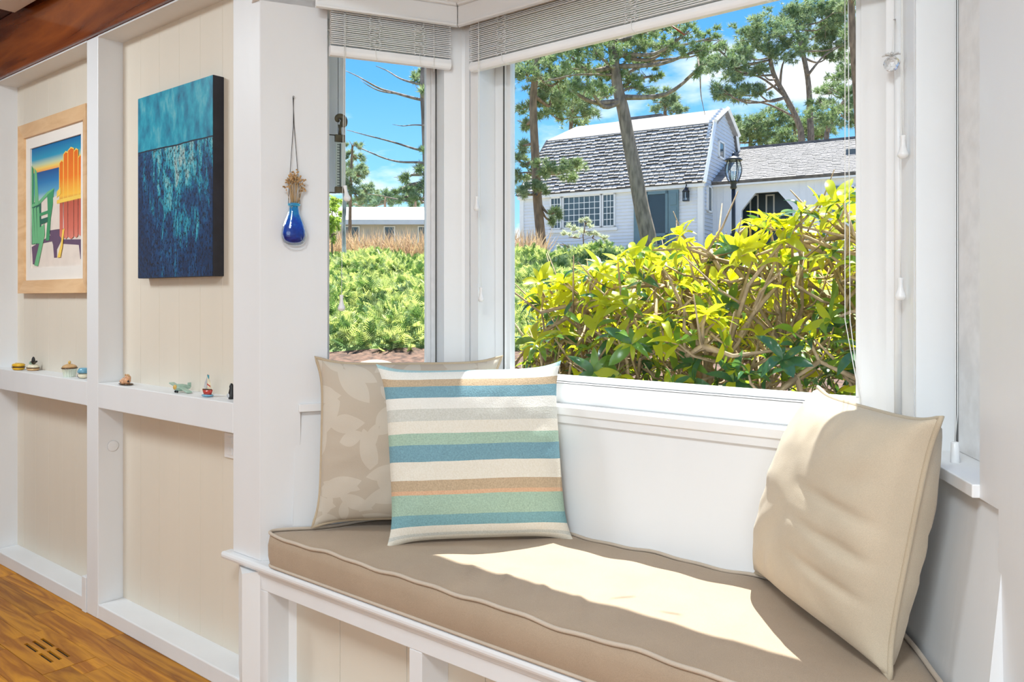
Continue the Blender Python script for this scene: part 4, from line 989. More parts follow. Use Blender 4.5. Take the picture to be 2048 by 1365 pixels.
build('strut', MB().tube([c+Vector((-0.009, -0.015, 0.004)), c+Vector((-0.003, -0.014, 0.012)), c+Vector((0.003, -0.015, 0.004))], 0.0014, 6), 'gl_navy', t_)
build('tail_fin', MB().obox(c+Vector((0.007, 0.026, 0.024)), (0.001, 0, 0), (0, 0.006, 0), (0, 0, 0.008)), 'gl_green', t_)
# sailboat
c = spot(415, 791, 1.385); t_ = thing('toy_sailboat', c, 'red, white and blue ceramic sailboat figurine near the corner post', 'trinket', GRP)
build('sea_base', MB().ell(c+Vector((0, 0, 0.0045)), 0.026, 0.016, 0.0045, 20, 6), 'gl_blue', t_)
hl = MB(); vs_ = []
for z, k in ((0.006, 0.78), (0.013, 0.95), (0.020, 1.06)):
    for j in range(16): a = 2*math.pi*j/16; vs_.append(c+Vector((0.026*k*math.cos(a), 0.012*k*math.sin(a)*(1-0.35*abs(math.cos(a))), z+0.004*abs(math.cos(a))**3*k)))
hl.add(vs_, [(i*16+j, i*16+(j+1) % 16, (i+1)*16+(j+1) % 16, (i+1)*16+j) for i in range(2) for j in range(16)]+[tuple(range(32, 48)), tuple(range(15, -1, -1))], 0, True)
build('hull', hl, 'gl_red', t_)
build('deck', MB().obox(c+Vector((0, 0, 0.022)), (0.017, 0, 0), (0, 0.006, 0), (0, 0, 0.003)), 'gl_brown', t_)
build('mast', MB().tube([c+Vector((0.001, 0, 0.02)), c+Vector((0.001, 0, 0.072))], 0.0011, 6), 'gl_brown', t_)
def sail(pts, m_):
    mb = MB(); p = [c+Vector(q) for q in pts]; d = Vector((0, 0.0022, 0)); k = len(p)
    mb.add([q-d for q in p]+[q+d for q in p], [tuple(range(k)), tuple(range(2*k-1, k-1, -1))]+[(i, k+i, k+(i+1) % k, (i+1) % k) for i in range(k)]); build('sail', mb, m_, t_)
sail([(0.002, 0, 0.026), (0.021, 0, 0.026), (0.016, 0, 0.046), (0.002, 0, 0.066)], 'gl_cream'); sail([(-0.001, 0, 0.026), (-0.019, 0, 0.028), (-0.012, 0, 0.046), (-0.001, 0, 0.062)], 'gl_silver')
build('pennant', MB().obox(c+Vector((0.004, 0, 0.064)), (0.004, 0, 0), (0, 0.0015, 0), (0, 0, 0.006)), 'gl_teal', t_)
build('stripe', MB().obox(c+Vector((0.011, -0.0025, 0.038)), (0.009, 0, -0.003), (0, 0.0006, 0), (0, 0, 0.002)), 'gl_red', t_)
# black bird-like figure half behind the corner post
c = spot(463, 797, 1.40); t_ = thing('trinket_figure', c, 'small black and silver figurine half hidden by the corner post', 'trinket', GRP)
build('body', MB().lathe(c, [(0.0001, 0), (0.009, 0), (0.011, 0.010), (0.0085, 0.024), (0.006, 0.034), (0.007, 0.040), (0.004, 0.048), (0.0001, 0.05)], 16), 'gl_black', t_)
build('dial', MB().lathe(c+Vector((0, -0.0105, 0.012)), [(0.0065, 0), (0.0065, 0.002), (0.0001, 0.0025)], 16, 0, ax=(Vector((1, 0, 0)), Vector((0, 0, 1)), Vector((0, -1, 0)))), 'gl_silver', t_)

# ------------------------------------------------------------------ crystal ball ornament at the right casing
m, t, b = _nodes('crystal'); b.inputs['Roughness'].default_value = 0.02; b.inputs['Transmission Weight'].default_value = 0.85; b.inputs['IOR'].default_value = 1.45; b.inputs['Base Color'].default_value = (0.92, 0.93, 0.94, 1)
mat('ribbon_white', (0.85, 0.85, 0.84), 0.4, 0.03, trans=((0.85, 0.85, 0.85), 0.3))
p = on_y(1783, 128, 1.855); nailp = on_y(1790, 37, 1.90)
orn = thing('crystal_ornament', p+Vector((0, 0, -0.016)), 'clear faceted crystal ball with white ribbon hanging from a nail by the right window', 'ornament')
mb = MB()
bm = bmesh.new(); bmesh.ops.create_icosphere(bm, subdivisions=2, radius=0.0165)
mb.add([v.co+p for v in bm.verts], [tuple(v.index for v in f.verts) for f in bm.faces]); bm.free()
build('ball', mb, 'crystal', orn)
R = random.Random(2)
for k in range(8):
    a = k*0.785+0.2; d = Vector((math.cos(a), math.sin(a)*0.6, 0)); b0 = p+Vector((0, 0, 0.0165))
    pts = [b0, b0+d*0.010+Vector((0, 0, 0.005)), b0+d*0.019+Vector((0, 0, 0.002+0.003*(k % 2)))]
    build('ribbon_loop', MB().tube(pts, [0.0012, 0.0032, 0.0012], 6), 'ribbon_white', orn)
topn = on_y(1788, 40, 1.855)
build('hanging_thread', MB().tube([p+Vector((0, 0, 0.0165)), topn], 0.0005, 5), 'white_cord', orn)
tag(build('nail', MB().tube([Vector((nailp.x, 1.906, nailp.z)), topn+Vector((0, -0.003, 0))], 0.0013, 8), 'nail_steel'), 'thin steel nail from which the crystal ball hangs', 'nail')

# ================================================================== outside
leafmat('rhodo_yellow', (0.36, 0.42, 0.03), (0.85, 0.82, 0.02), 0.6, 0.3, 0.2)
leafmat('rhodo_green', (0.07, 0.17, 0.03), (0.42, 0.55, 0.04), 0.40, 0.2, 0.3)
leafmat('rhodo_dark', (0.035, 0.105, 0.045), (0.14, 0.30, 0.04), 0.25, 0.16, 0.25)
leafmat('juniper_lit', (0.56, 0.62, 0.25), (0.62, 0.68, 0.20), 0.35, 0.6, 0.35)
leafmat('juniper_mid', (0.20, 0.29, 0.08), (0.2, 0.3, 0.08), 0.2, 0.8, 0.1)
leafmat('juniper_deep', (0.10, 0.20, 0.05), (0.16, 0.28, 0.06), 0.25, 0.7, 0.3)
leafmat('pine_needles', (0.19, 0.28, 0.125), (0.22, 0.32, 0.09), 0.30, 0.6, 0.4)
leafmat('pine_pale', (0.30, 0.38, 0.20), (0.36, 0.44, 0.20), 0.30, 0.6, 0.4)
leafmat('pine_far', (0.20, 0.30, 0.19), (0.26, 0.36, 0.20), 0.30, 0.7, 0.35)
leafmat('shrub_bright', (0.28, 0.42, 0.08), (0.55, 0.68, 0.10), 0.45, 0.5, 0.3)
leafmat('dry_blade', (0.58, 0.42, 0.26), (0.60, 0.42, 0.24), 0.3, 0.8, 0.3)
mat('bark_brown', (0.20, 0.135, 0.085), 0.9, 0.35, 14, 0.5, 40, (1, 1, 0.3)); mat('bark_pine', (0.22, 0.17, 0.135), 0.9, 0.4, 16, 0.9, 26, (1, 1, 0.3)); mat('stem_tan', (0.36, 0.255, 0.155), 0.85, 0.25, 30, 0.3, 80)
mat('bark_white', (0.62, 0.62, 0.62), 0.8, 0.1, 8, 0.3, 30, (1, 1, 0.4), col2=(0.07, 0.07, 0.07))
mat('lawn_soil', (0.22, 0.20, 0.09), 0.95, 0.3, 1.5, 0.4, 14, col2=(0.34, 0.27, 0.17)); mat('mulch', (0.10, 0.055, 0.035), 0.95, 0.5, 18, 0.8, 30); mat('rock_tan', (0.33, 0.27, 0.20), 0.9, 0.15, 12, 0.5, 20)

def ground_z(s):
    pts = [(0, 0.10), (4.5, 0.22), (6.6, 0.52), (8, 0.76), (14, 1.80), (17, 2.15), (28, 2.75), (60, 3.2), (200, 5)]
    for (a, za), (b, zb_) in zip(pts, pts[1:]):
        if s <= b: f = (s-a)/(b-a); return za+(zb_-za)*f
    return 5
def gpt(s, r, dz=0.0):          # s metres out along the slope, r metres across
    return Vector((FW[0]*s+RT[0]*r, FW[1]*s+RT[1]*r, ground_z(s)+dz))
ss = [2.3, 3, 3.8, 4.5, 5.5, 6.6, 7.3, 8, 9, 10, 11, 12, 13, 14, 15.5, 17, 20, 24, 28, 35, 45, 60, 90, 140, 200]
rs = np.concatenate([np.linspace(-1, 1, 33)])
V, Fc = [], []
for i, s in enumerate(ss):
    for r in rs:
        p = gpt(s, r*(6+s*1.1)); p.z += 0.05*noise.noise(Vector((p.x*0.8, p.y*0.8, 0))); V.append(tuple(p))
nr = len(rs)
for i in range(len(ss)-1):
    for j in range(nr-1): Fc.append((i*nr+j, i*nr+j+1, (i+1)*nr+j+1, (i+1)*nr+j))
Fc = [f for f in Fc if min(V[i][1] for i in f) > 1.62]
gm = [1 if f[0]//nr < 7 else 0 for f in Fc]
go = fast('ground', V, Fc, ['lawn_soil', 'mulch'], mi=gm, smooth=True); tag(go, kind='structure')

# ------------------------------------------------------------------ juniper bank
def frond():
    v, f = [], []
    L = 1.0; k = 7
    def blade(p0, p1, w):
        d = np.array(p1)-np.array(p0); n_ = np.cross(d, [0, 1, 0.3]); n_ = n_/np.linalg.norm(n_)*w
        o = len(v); v.extend([p0-n_, p0+n_, np.array(p1)]); f.append((o, o+1, o+2))
    ax_ = [np.array([0.0, 0.0, 0.0])+np.array([0, 0.22*math.sin(t_*1.5)*t_, t_*0.95-0.15*t_*t_]) for t_ in np.linspace(0, 1, k)]
    for i in range(k-1): blade(ax_[i], ax_[i+1]+(ax_[i+1]-ax_[i])*0.3, 0.05)
    for i in range(1, k):
        for sgn in (-1, 1):
            ln = 0.42*(1-0.6*i/k); blade(ax_[i], ax_[i]+np.array([sgn*ln, 0.05, ln*0.8]), 0.055)
    return np.array(v), np.array(f)
FV, FF_ = frond()
def jz(s, r): 
    x, y_ = s, r
    return 0.22*abs(noise.noise(Vector((x*0.9, y_*0.9, 1.7))))+0.16*noise.noise(Vector((x*1.9, y_*1.9, 4.2)))+0.14
jun = thing('juniper_hedge', gpt(10.5, -1.0), 'broad bank of feathery yellow-green juniper on the slope outside', 'hedge')
V, Fc = [], []; ns, nrr = 46, 60; s0, s1 = 7.6, 14.3
for i in range(ns+1):
    s = s0+(s1-s0)*i/ns
    for j in range(nrr+1):
        r = -4.6+9.2*j/nrr; e_ = min(1, (s-s0)/0.5, (s1-s)/0.5)
        p = gpt(s, r); p.z += (jz(s, r)-0.05)*max(0, e_); V.append(tuple(p))
for i in range(ns):
    for j in range(nrr): a = i*(nrr+1)+j; Fc.append((a, a+1, a+nrr+2, a+nrr+1))
fast('mound', V, Fc, 'juniper_mid', jun, smooth=True)
n_ = 26000
S = RNG.uniform(s0, s1, n_); Rr = RNG.uniform(-4.5, 4.2, n_)
keep = (Rr < 2.6) ; S, Rr = S[keep], Rr[keep]
pos = np.array([tuple(gpt(s, r, jz(s, r)*min(1, (s-s0)/0.5+0.2, (s1-s)/0.5+0.2)-0.04)) for s, r in zip(S, Rr)])
ang = RNG.uniform(0, 2*np.pi, len(S)); el = RNG.uniform(0.15, 1.1, len(S))
zd = np.stack([np.cos(ang)*np.cos(el)-FW[0]*0.5, np.sin(ang)*np.cos(el)-FW[1]*0.5, np.sin(el)], axis=1)
VV, FF2 = inst(FV, FF_, frames(pos, zd, RNG.uniform(0.085, 0.20, len(S))))
mi = np.repeat((RNG.random(len(S)) < 0.38).astype(int), len(FF_))  # pale and dark fronds at random: highlights and dark gaps put into colour
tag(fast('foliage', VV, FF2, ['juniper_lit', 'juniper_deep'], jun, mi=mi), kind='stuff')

# dry tan grasses behind the juniper bank
blade = np.array([[-0.02, 0, 0], [0.02, 0, 0], [0.012, 0.05, 0.6], [-0.012, 0.05, 0.6], [0.0, 0.16, 1.0]]); bf = np.array([[0, 1, 2], [0, 2, 3], [3, 2, 4]])
n_ = 3200; S = RNG.uniform(14.2, 15.3, n_); Rr = RNG.uniform(-4.2, 0.6, n_)
pos = np.array([tuple(gpt(s, r, 0)) for s, r in zip(S, Rr)]); zd = np.stack([RNG.normal(0, .35, n_), RNG.normal(0, .35, n_), np.ones(n_)], axis=1)
VV, FF2 = inst(blade, bf, frames(pos, zd, RNG.uniform(0.3, 0.68, n_)))
tag(fast('dry_grass', VV, FF2, 'dry_blade'), 'band of dry tan grasses along the top of the juniper bank', 'grass', kind='stuff')
# rock by the foot of the bank
mb = MB(); bm = bmesh.new(); bmesh.ops.create_icosphere(bm, subdivisions=3, radius=1.0)
rc = at(757, 742, 6.0)
for v in bm.verts: k = 1+0.25*noise.noise(v.co*1.3+Vector((3, 1, 2))); v.co = Vector((v.co.x*0.16*k, v.co.y*0.14*k, v.co.z*0.09*k))
mb.add([v.co+Vector((rc.x, rc.y, rc.z)) for v in bm.verts], [tuple(v.index for v in f.verts) for f in bm.faces]); bm.free()
tag(build('garden_rock', mb, 'rock_tan'), 'pale tan rock lying in the mulch below the left window', 'rock')

# ------------------------------------------------------------------ rhododendron
def rz_top(x): return 1.57+0.225*(min(x, -0.75)+0.75)
rho = thing('rhododendron', (-1.3, 3.15, 0.15), 'large backlit rhododendron with yellow-green leathery leaves close outside the centre window', 'shrub')
R = random.Random(31)
bases = [Vector((R.uniform(-3.0, 0.35), R.uniform(3.0, 3.45), 0.12)) for _ in range(20)]
ros = []
tries = 0
while len(ros) < 1500 and tries < 140000:
    tries += 1
    x = R.uniform(-3.15, 0.45); y_ = R.uniform(2.50, 3.95); zt = rz_top(x)-0.16*max(0, (y_-3.1))**2-0.25*max(0, 2.75-y_)+0.09*noise.noise(Vector((x*3, y_*3, 0)))
    z = R.uniform(0.50, zt)
    d_top = zt-z; d_front = (y_-2.50)
    sh = min(d_top, d_front*0.8+0.04)
    if R.random() > math.exp(-sh/0.22)+0.06: continue
    c = Vector((x, y_, z))
    if c.y < 2.62 and z > 1.15 or x < -0.8245*y_+0.16: continue
    if any((c-q[0]).length < 0.044 for q in ros): continue
    ros.append((c, d_top))
# stems: one mesh for every trunk with its branches
own = {i: [] for i in range(len(bases))}
for c, dt in ros:
    i = min(range(len(bases)), key=lambda k: abs(bases[k].x-c.x)+0.6*abs(bases[k].y-c.y)+R.uniform(0, 0.35)); own[i].append(c)
tipdir = {}
for i, bp_ in enumerate(bases):
    mb = MB(); lean = Vector((R.uniform(-0.25, 0.25), R.uniform(-0.3, 0.1), 0)); ht = 0.5*(rz_top(bp_.x)-0.2)
    k1 = bp_+lean*0.5+Vector((R.uniform(-.06, .06), R.uniform(-.06, .06), ht*0.6)); k2 = bp_+lean+Vector((0, 0, ht*1.15))
    mb.tube([bp_, k1, k2], [0.026, 0.020, 0.014], 7)
    forks = [k1, k1.lerp(k2, .5), k2]
    for c in own[i]:
        f = min(forks, key=lambda q: (q-c).length+R.uniform(0, 0.15))
        mid = f.lerp(c, 0.5)+Vector((R.uniform(-.06, .06), R.uniform(-.06, .06), R.uniform(-.09, .03))); m2 = mid.lerp(c, .55)+Vector((R.uniform(-.03, .03), R.uniform(-.03, .03), R.uniform(-.02, .02)))
        mb.tube([f, mid, m2, c], [0.0105, 0.0075, 0.0055, 0.0038], 5)
        tipdir[tuple(c)] = ((c-m2).normalized()+Vector((0, 0, 0.7))).normalized()
        if R.random() < 0.35: forks.append(mid)
        if R.random() < 0.5:
            e_ = mid+Vector((R.uniform(-.2, .2), R.uniform(-.2, .15), R.uniform(.0, .25))); mb.tube([mid, mid.lerp(e_, .5)+Vector((0, 0, -.02)), e_], [0.005, 0.004, 0.002], 4)
    build('stem', mb, 'stem_tan', rho)
def leaf_mesh(wid, curl, fold_):
    v = []; f = []; K = 6
    for i in range(K+1):
        t_ = i/K; w_ = wid*math.sin(math.pi*min(1, t_*0.93+0.04))**0.75 if 0 < i < K else 0.006
        z = 0.10*math.sin(t_*math.pi)*curl-0.18*t_*t_*curl
        v += [(-w_, t_, z+fold_*w_), (0, t_, z), (w_, t_, z+fold_*w_)]
    for i in range(K):
        a = i*3; f += [(a, a+1, a+4, a+3), (a+1, a+2, a+5, a+4)]
    return np.array(v), np.array(f)
LM = [leaf_mesh(0.165, 1.0, 0.25), leaf_mesh(0.19, 0.4, 0.15), leaf_mesh(0.15, 1.7, 0.4)]
leaves = []
for c, dt in ros:
    zd = tipdir[tuple(c)]; nl = R.randint(5, 9); a0 = R.uniform(0, 6.28)
    x_ = zd.orthogonal().normalized(); y2 = zd.cross(x_)
    for k in range(nl):
        a = a0+k*2*math.pi/nl*(1 if nl < 7 else 1.0)+R.uniform(-.25, .25)
        rad = x_*math.cos(a)+y2*math.sin(a); tilt = R.uniform(-0.25, 0.75)
        d = (rad*math.cos(tilt)+zd*math.sin(tilt)).normalized()
        up = (zd*math.cos(tilt)-rad*math.sin(tilt)).normalized(); s_ = d.cross(up).normalized()
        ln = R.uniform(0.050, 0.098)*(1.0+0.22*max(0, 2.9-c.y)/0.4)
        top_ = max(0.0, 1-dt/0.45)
        q = R.random(); mt = 0 if q < 0.34+0.52*top_ else (1 if q < 0.85 else 2)  # more yellow leaves towards the top: backlit glow put into leaf colour
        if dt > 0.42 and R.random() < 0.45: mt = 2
        Mx = np.array([[s_.x*ln, d.x*ln, up.x*ln, c.x], [s_.y*ln, d.y*ln, up.y*ln, c.y], [s_.z*ln, d.z*ln, up.z*ln, c.z]])
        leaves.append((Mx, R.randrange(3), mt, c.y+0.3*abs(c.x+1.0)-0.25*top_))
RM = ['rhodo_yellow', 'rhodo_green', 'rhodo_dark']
def inview(L_):
    px, py, d = proj(L_[0][:, 3]); return 1030 < px < 1705 and 380 < py < 790
order = sorted(range(len(leaves)), key=lambda i: (not inview(leaves[i]), -np.linalg.norm(leaves[i][0][:, 1])/proj(leaves[i][0][:, 3])[2]*(1.0 if leaves[i][3] < 3.2 else 0.75)))
near, rest = order[:300], order[300:]
lmesh = {}
for a in range(3):
    for b_ in range(3):
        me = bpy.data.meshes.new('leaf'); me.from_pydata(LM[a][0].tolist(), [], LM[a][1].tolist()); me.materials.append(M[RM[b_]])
        for p_ in me.polygons: p_.use_smooth = True
        lmesh[a, b_] = me
ro = Vector(rho['_o'])
for i in near:
    Mx, a, b_, _ = leaves[i]
    o = bpy.data.objects.new('leaf', lmesh[a, b_]); COL.objects.link(o); o.parent = rho
    m4 = Matrix([list(Mx[0]), list(Mx[1]), list(Mx[2]), [0, 0, 0, 1]]); m4.translation -= ro; o.matrix_basis = m4
VVs, FFs, mis = [], [], []; base_ = 0
for a in range(3):
    sel = [leaves[i] for i in rest if leaves[i][1] == a]
    VV, FF2 = inst(LM[a][0], LM[a][1], np.array([s_[0] for s_ in sel])); VVs.append(VV); FFs.append(FF2+base_); base_ += len(VV); mis.append(np.repeat([s_[2] for s_ in sel], len(LM[a][1])))
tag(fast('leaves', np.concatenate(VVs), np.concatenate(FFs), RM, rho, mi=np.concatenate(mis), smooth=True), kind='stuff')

# ------------------------------------------------------------------ pines and other trees
def tuft(nb, w, seed):
    rr_ = np.random.default_rng(seed); v, f = [], []
    for k in range(nb):
        d = rr_.normal(size=3); d[2] = abs(d[2])*0.9+0.1; d /= np.linalg.norm(d); s_ = np.cross(d, rr_.normal(size=3)); s_ = s_/np.linalg.norm(s_)*w; o = len(v)
        v += [-s_*0.6, s_*0.6, d*rr_.uniform(.7, 1.05)+s_*0.25]; f.append((o, o+1, o+2))
    return np.array(v), np.array(f)
TF = tuft(16, 0.10, 3); TF2 = tuft(12, 0.15, 5)
def curve(pts, n=5):
    """smooth polyline through points"""
    out_ = []
    P = [pts[0]]+list(pts)+[pts[-1]]
    for i in range(1, len(P)-2):
        for j in range(n):
            t_ = j/n; p0, p1, p2, p3 = P[i-1], P[i], P[i+1], P[i+2]
            out_.append(0.5*((2*p1)+(p2-p0)*t_+(2*p0-5*p1+4*p2-p3)*t_*t_+(3*p1-p0-3*p2+p3)*t_**3))
    out_.append(pts[-1]); return out_
def tree(name, label, d, trunks, clumps, mats_, tsize, dens, bark='bark_pine', group=None, limbs=(), spread=0.9, seed=1, cat='tree', flat_=0.6, tmpl=None):
    """trunks: (pixel points, radius px at foot, at top); clumps: (px, py, r px[, shift of depth])"""
    R = random.Random(seed); rg = np.random.default_rng(seed)
    k = d/FOC
    tp = [[at(x, y_, d) for x, y_ in t_[0]] for t_ in trunks]
    foot = tp[0][0].copy()
    for p_ in tp: 
        g = ground_z(p_[0].x*FW[0]+p_[0].y*FW[1]); 
        if p_[0].z > g-0.1: p_.insert(0, Vector((p_[0].x+(p_[0].x-p_[1].x)*0.15, p_[0].y, g-0.1)))
    foot = tp[0][0]
    tr = thing(name, foot, label, cat, group)
    nodes_ = []
    for (t_, p_) in zip(trunks, tp):
        c = curve(p_, 5); n = len(c)
        build('trunk', MB().tube(c, [(t_[1]+(t_[2]-t_[1])*i/(n-1))*k for i in range(n)], 10), bark, tr)
        nodes_ += [(q, (t_[1]+(t_[2]-t_[1])*i/(n-1))*k) for i, q in enumerate(c) if i > n*0.25]
    for L_, r0 in limbs:
        c = curve([at(x, y_, d+R.uniform(-.3, .3)) for x, y_ in L_], 4); n = len(c)
        build('limb', MB().tube(c, [r0*k*(1-0.8*i/(n-1)) for i in range(n)], 6), bark, tr)
    pos, dirs = [], []
    for cl in clumps:
        x, y_, r_ = cl[:3]; dz = cl[3] if len(cl) > 3 else R.uniform(-spread, spread)
        c = at(x, y_, d+dz); rw = r_*k
        if nodes_ and len(cl) < 5:
            cand = min(nodes_, key=lambda q: (q[0]-c).length+0.8*max(0, q[0].z-c.z))
            p0 = cand[0]; mid = p0.lerp(c, .55)+Vector((R.uniform(-.1, .1), R.uniform(-.1, .1), -0.12*(c-p0).length+R.uniform(-.1, .1)))
            L_ = (c-p0).length
            if L_ > 0.15: build('limb', MB().tube(curve([p0, mid, c], 4), [min(cand[1]*0.55, 0.05*L_+0.01)*(1-0.085*i) for i in range(9)], 6), bark, tr)
            for q in range(3):
                e_ = c+Vector((R.gauss(0, 1), R.gauss(0, 1), R.gauss(0, .6)))*rw*0.6; build('twig', MB().tube([mid.lerp(c, .6), e_], [0.012*d/16, 0.004*d/16], 4), bark, tr)
        n = int(dens*(rw/ (45*16/FOC))**1.6)+10
        # needles gather in small bunches inside the clump
        nb = max(3, n//9); bc = rg.normal(size=(nb, 3))*np.array([rw*0.55, rw*0.55, rw*0.55*flat_])
        q = bc[rg.integers(0, nb, n)]+rg.normal(size=(n, 3))*np.array([rw*.16, rw*.16, rw*.12])
        pos.append(q+np.array(c)); dd = q/rw+np.array([0, 0, .55])+rg.normal(size=(n, 3))*.5; dirs.append(dd)
    if pos:
        pos = np.concatenate(pos); dirs = np.concatenate(dirs)
        T_ = tmpl or TF
        VV, FF2 = inst(T_[0], T_[1], frames(pos, dirs, rg.uniform(.7, 1.3, len(pos))*tsize))
        mi = np.repeat(rg.integers(0, len(mats_), len(pos)), len(T_[1]))
        tag(fast('foliage', VV, FF2, list(mats_), tr, mi=mi), kind='stuff')
    return tr
G = 'pines seen through the large window'
tree('pine_tree', 'slim dark-barked pine left of the gambrel house, nearest the window corner', 17,
     [([(1083, 490), (1075, 400), (1071, 320), (1067, 240), (1067, 190), (1074, 120), (1082, 30)], 11, 6)],
     [(1052, 150, 36), (1092, 128, 40), (1058, 215, 26), (1122, 160, 34), (1102, 205, 34), (1040, 292, 22), (1046, 345, 24), (1100, 335, 26), (1130, 345, 26), (1152, 330, 16), (1048, 378, 20), (1112, 425, 13), (1045, 110, 34), (1110, 90, 34), (1085, 175, 30), (1085, 378, 16), (1055, 250, 18), (1150, 140, 26), (1100, 442, 10), (1035, 320, 16)],
     ('pine_needles', 'pine_pale'), 0.13, 210, 'bark_brown', G, seed=3)
tree('pine_tree', 'thick lichen-barked pine leaning across the middle of the gambrel house', 14,
     [([(1297, 480), (1284, 420), (1270, 345), (1258, 285), (1246, 220), (1236, 178), (1228, 120), (1222, 40)], 17.5, 9)],
     [(1232, 145, 40), (1190, 105, 42), (1142, 112, 36), (1282, 112, 36), (1180, 178, 24), (1318, 108, 26), (1165, 62, 36), (1250, 78, 36), (1352, 92, 28), (1398, 98, 26), (1205, 150, 28), (1262, 165, 22), (1305, 152, 18), (1330, 60, 26), (1378, 62, 24), (1140, 178, 20), (1425, 75, 20), (1300, 60, 26), (1395, 140, 14), (1285, 178, 16)],
     ('pine_needles', 'pine_needles', 'pine_pale'), 0.11, 210, 'bark_pine', G, limbs=[([(1232, 160), (1290, 128), (1340, 118), (1395, 110), (1440, 80)], 4), ([(1395, 110), (1400, 150), (1402, 190), (1410, 230)], 2), ([(1230, 130), (1180, 140), (1130, 135)], 4), ([(1230, 150), (1150, 150), (1085, 165)], 3)], seed=5)
tree('pine_tree', 'bushy evergreen behind the left end of the gambrel roof', 36, [([(1140, 330), (1142, 250), (1148, 190)], 6, 3)],
     [(1128, 215, 30), (1165, 200, 32), (1112, 185, 26), (1192, 190, 26), (1150, 232, 26), (1185, 226, 20), (1100, 225, 18)], ('pine_needles', 'pine_pale'), 0.26, 70, 'bark_brown', G, seed=8, spread=1.5)
tree('pine_tree', 'small pale evergreen peeping over the ridge of the gambrel house', 40, [([(1330, 300), (1330, 205)], 5, 3)],
     [(1318, 205, 24), (1345, 208, 22), (1330, 188, 18), (1362, 222, 14)], ('pine_pale', 'pine_far'), 0.26, 70, 'bark_brown', G, seed=9, spread=1.0)
cl = [(1452, 130, 34), (1482, 105, 34), (1500, 66, 28), (1540, 62, 36), (1580, 32, 36), (1622, 22, 36), (1642, 62, 36), (1580, 90, 32), (1662, 42, 34), (1692, 84, 26), (1424, 128, 22), (1472, 190, 26), (1442, 182, 22), (1512, 182, 22), (1545, 105, 24), (1610, 95, 24), (1680, 15, 26), (1660, 110, 22), (1475, 150, 22), (1430, 95, 18), (1520, 140, 16)]
tree('pine_tree', 'wide spreading pine with crooked bare limbs behind the low wing roof', 38,
     [([(1604, 300), (1596, 245), (1572, 195), (1548, 150), (1540, 115)], 7, 4), ([(1622, 300), (1620, 230), (1616, 160), (1602, 90), (1590, 45)], 7.5, 3.5)],
     cl, ('pine_needles', 'pine_pale', 'pine_far'), 0.26, 95, 'bark_pine', G, limbs=[([(1572, 195), (1530, 160), (1490, 145), (1450, 140)], 3), ([(1616, 150), (1650, 110), (1690, 90)], 3), ([(1560, 170), (1565, 130), (1580, 100)], 3), ([(1590, 235), (1540, 210), (1490, 200), (1450, 195)], 2.5)], seed=12, spread=2.0)
tree('pine_tree', 'forked pine at the right edge of the large window behind the wing', 34,
     [([(1652, 300), (1660, 250), (1690, 200), (1730, 150)], 6, 3)],
     [(1692, 190, 32), (1690, 150, 26), (1655, 235, 34), (1700, 235, 28), (1660, 180, 20), (1640, 205, 20), (1720, 120, 30), (1720, 60, 30)], ('pine_pale', 'pine_needles'), 0.25, 85, 'bark_pine', G, seed=14, spread=1.5)
tree('pine_tree', 'low dense evergreens just behind the ridge of the low wing', 44, [([(1500, 330), (1502, 250)], 5, 3), ([(1590, 330), (1590, 240)], 5, 3)],
     [(1478, 268, 24), (1502, 248, 30), (1540, 258, 34), (1590, 250, 34), (1625, 258, 28), (1560, 225, 24), (1465, 240, 16), (1520, 275, 24), (1575, 282, 24), (1640, 268, 20), (1455, 265, 14)], ('pine_far', 'pine_pale', 'pine_needles'), 0.30, 85, 'bark_brown', G, seed=15, spread=2.0)
tree('pine_tree', 'dark pine trunk standing against the right edge of the large window', 20, [([(1725, 420), (1714, 200), (1706, 90), (1702, -30)], 8, 6)],
     [(1705, -10, 26), (1690, 20, 16)], ('pine_pale',), 0.14, 90, 'bark_brown', G, seed=16, spread=.6)
G2 = 'trees seen through the narrow left window'
tree('pine_tree', 'grey pine with long bare drooping branches at the right edge of the narrow window', 10,
     [([(857, 430), (854, 330), (851, 240), (848, 170), (852, 100), (854, 20)], 9, 8)],
     [(838, 372, 26), (822, 352, 20), (846, 335, 18), (840, 395, 18), (812, 395, 16), (832, 160, 10), (846, 140, 13), (850, 180, 8), (800, 380, 14), (850, 305, 10)],
     ('pine_needles', 'pine_pale'), 0.085, 120, 'bark_pine', G2,
     limbs=[([(858, 202), (830, 197), (790, 186), (762, 178), (735, 164), (716, 153), (692, 142)], 3.4), ([(790, 187), (760, 182), (735, 170), (722, 160)], 1.8), ([(858, 172), (828, 166), (800, 157), (775, 142), (752, 132)], 2.8), ([(858, 252), (830, 250), (805, 252), (785, 249)], 1.8),
            ([(858, 304), (830, 298), (795, 287), (762, 278), (730, 270), (694, 260)], 3.0), ([(858, 328), (835, 325), (800, 324), (770, 317), (745, 307), (722, 297), (705, 288)], 2.8), ([(858, 392), (825, 402), (790, 398), (762, 392), (735, 388)], 2.4), ([(846, 196), (838, 180), (830, 172)], 1.5)], seed=20, spread=.5)
tree('pine_tree', 'distant blue-green pine rising behind the white-roofed building, beside the thermometer', 38, [([(700, 440), (702, 350), (705, 290)], 4, 2)],
     [(704, 330, 18), (700, 362, 20), (716, 316, 13), (722, 350, 16), (706, 292, 10), (694, 345, 18), (735, 378, 18), (712, 388, 20), (725, 335, 10)], ('pine_far', 'pine_pale'), 0.24, 80, 'bark_brown', G2, seed=22, spread=1.0)
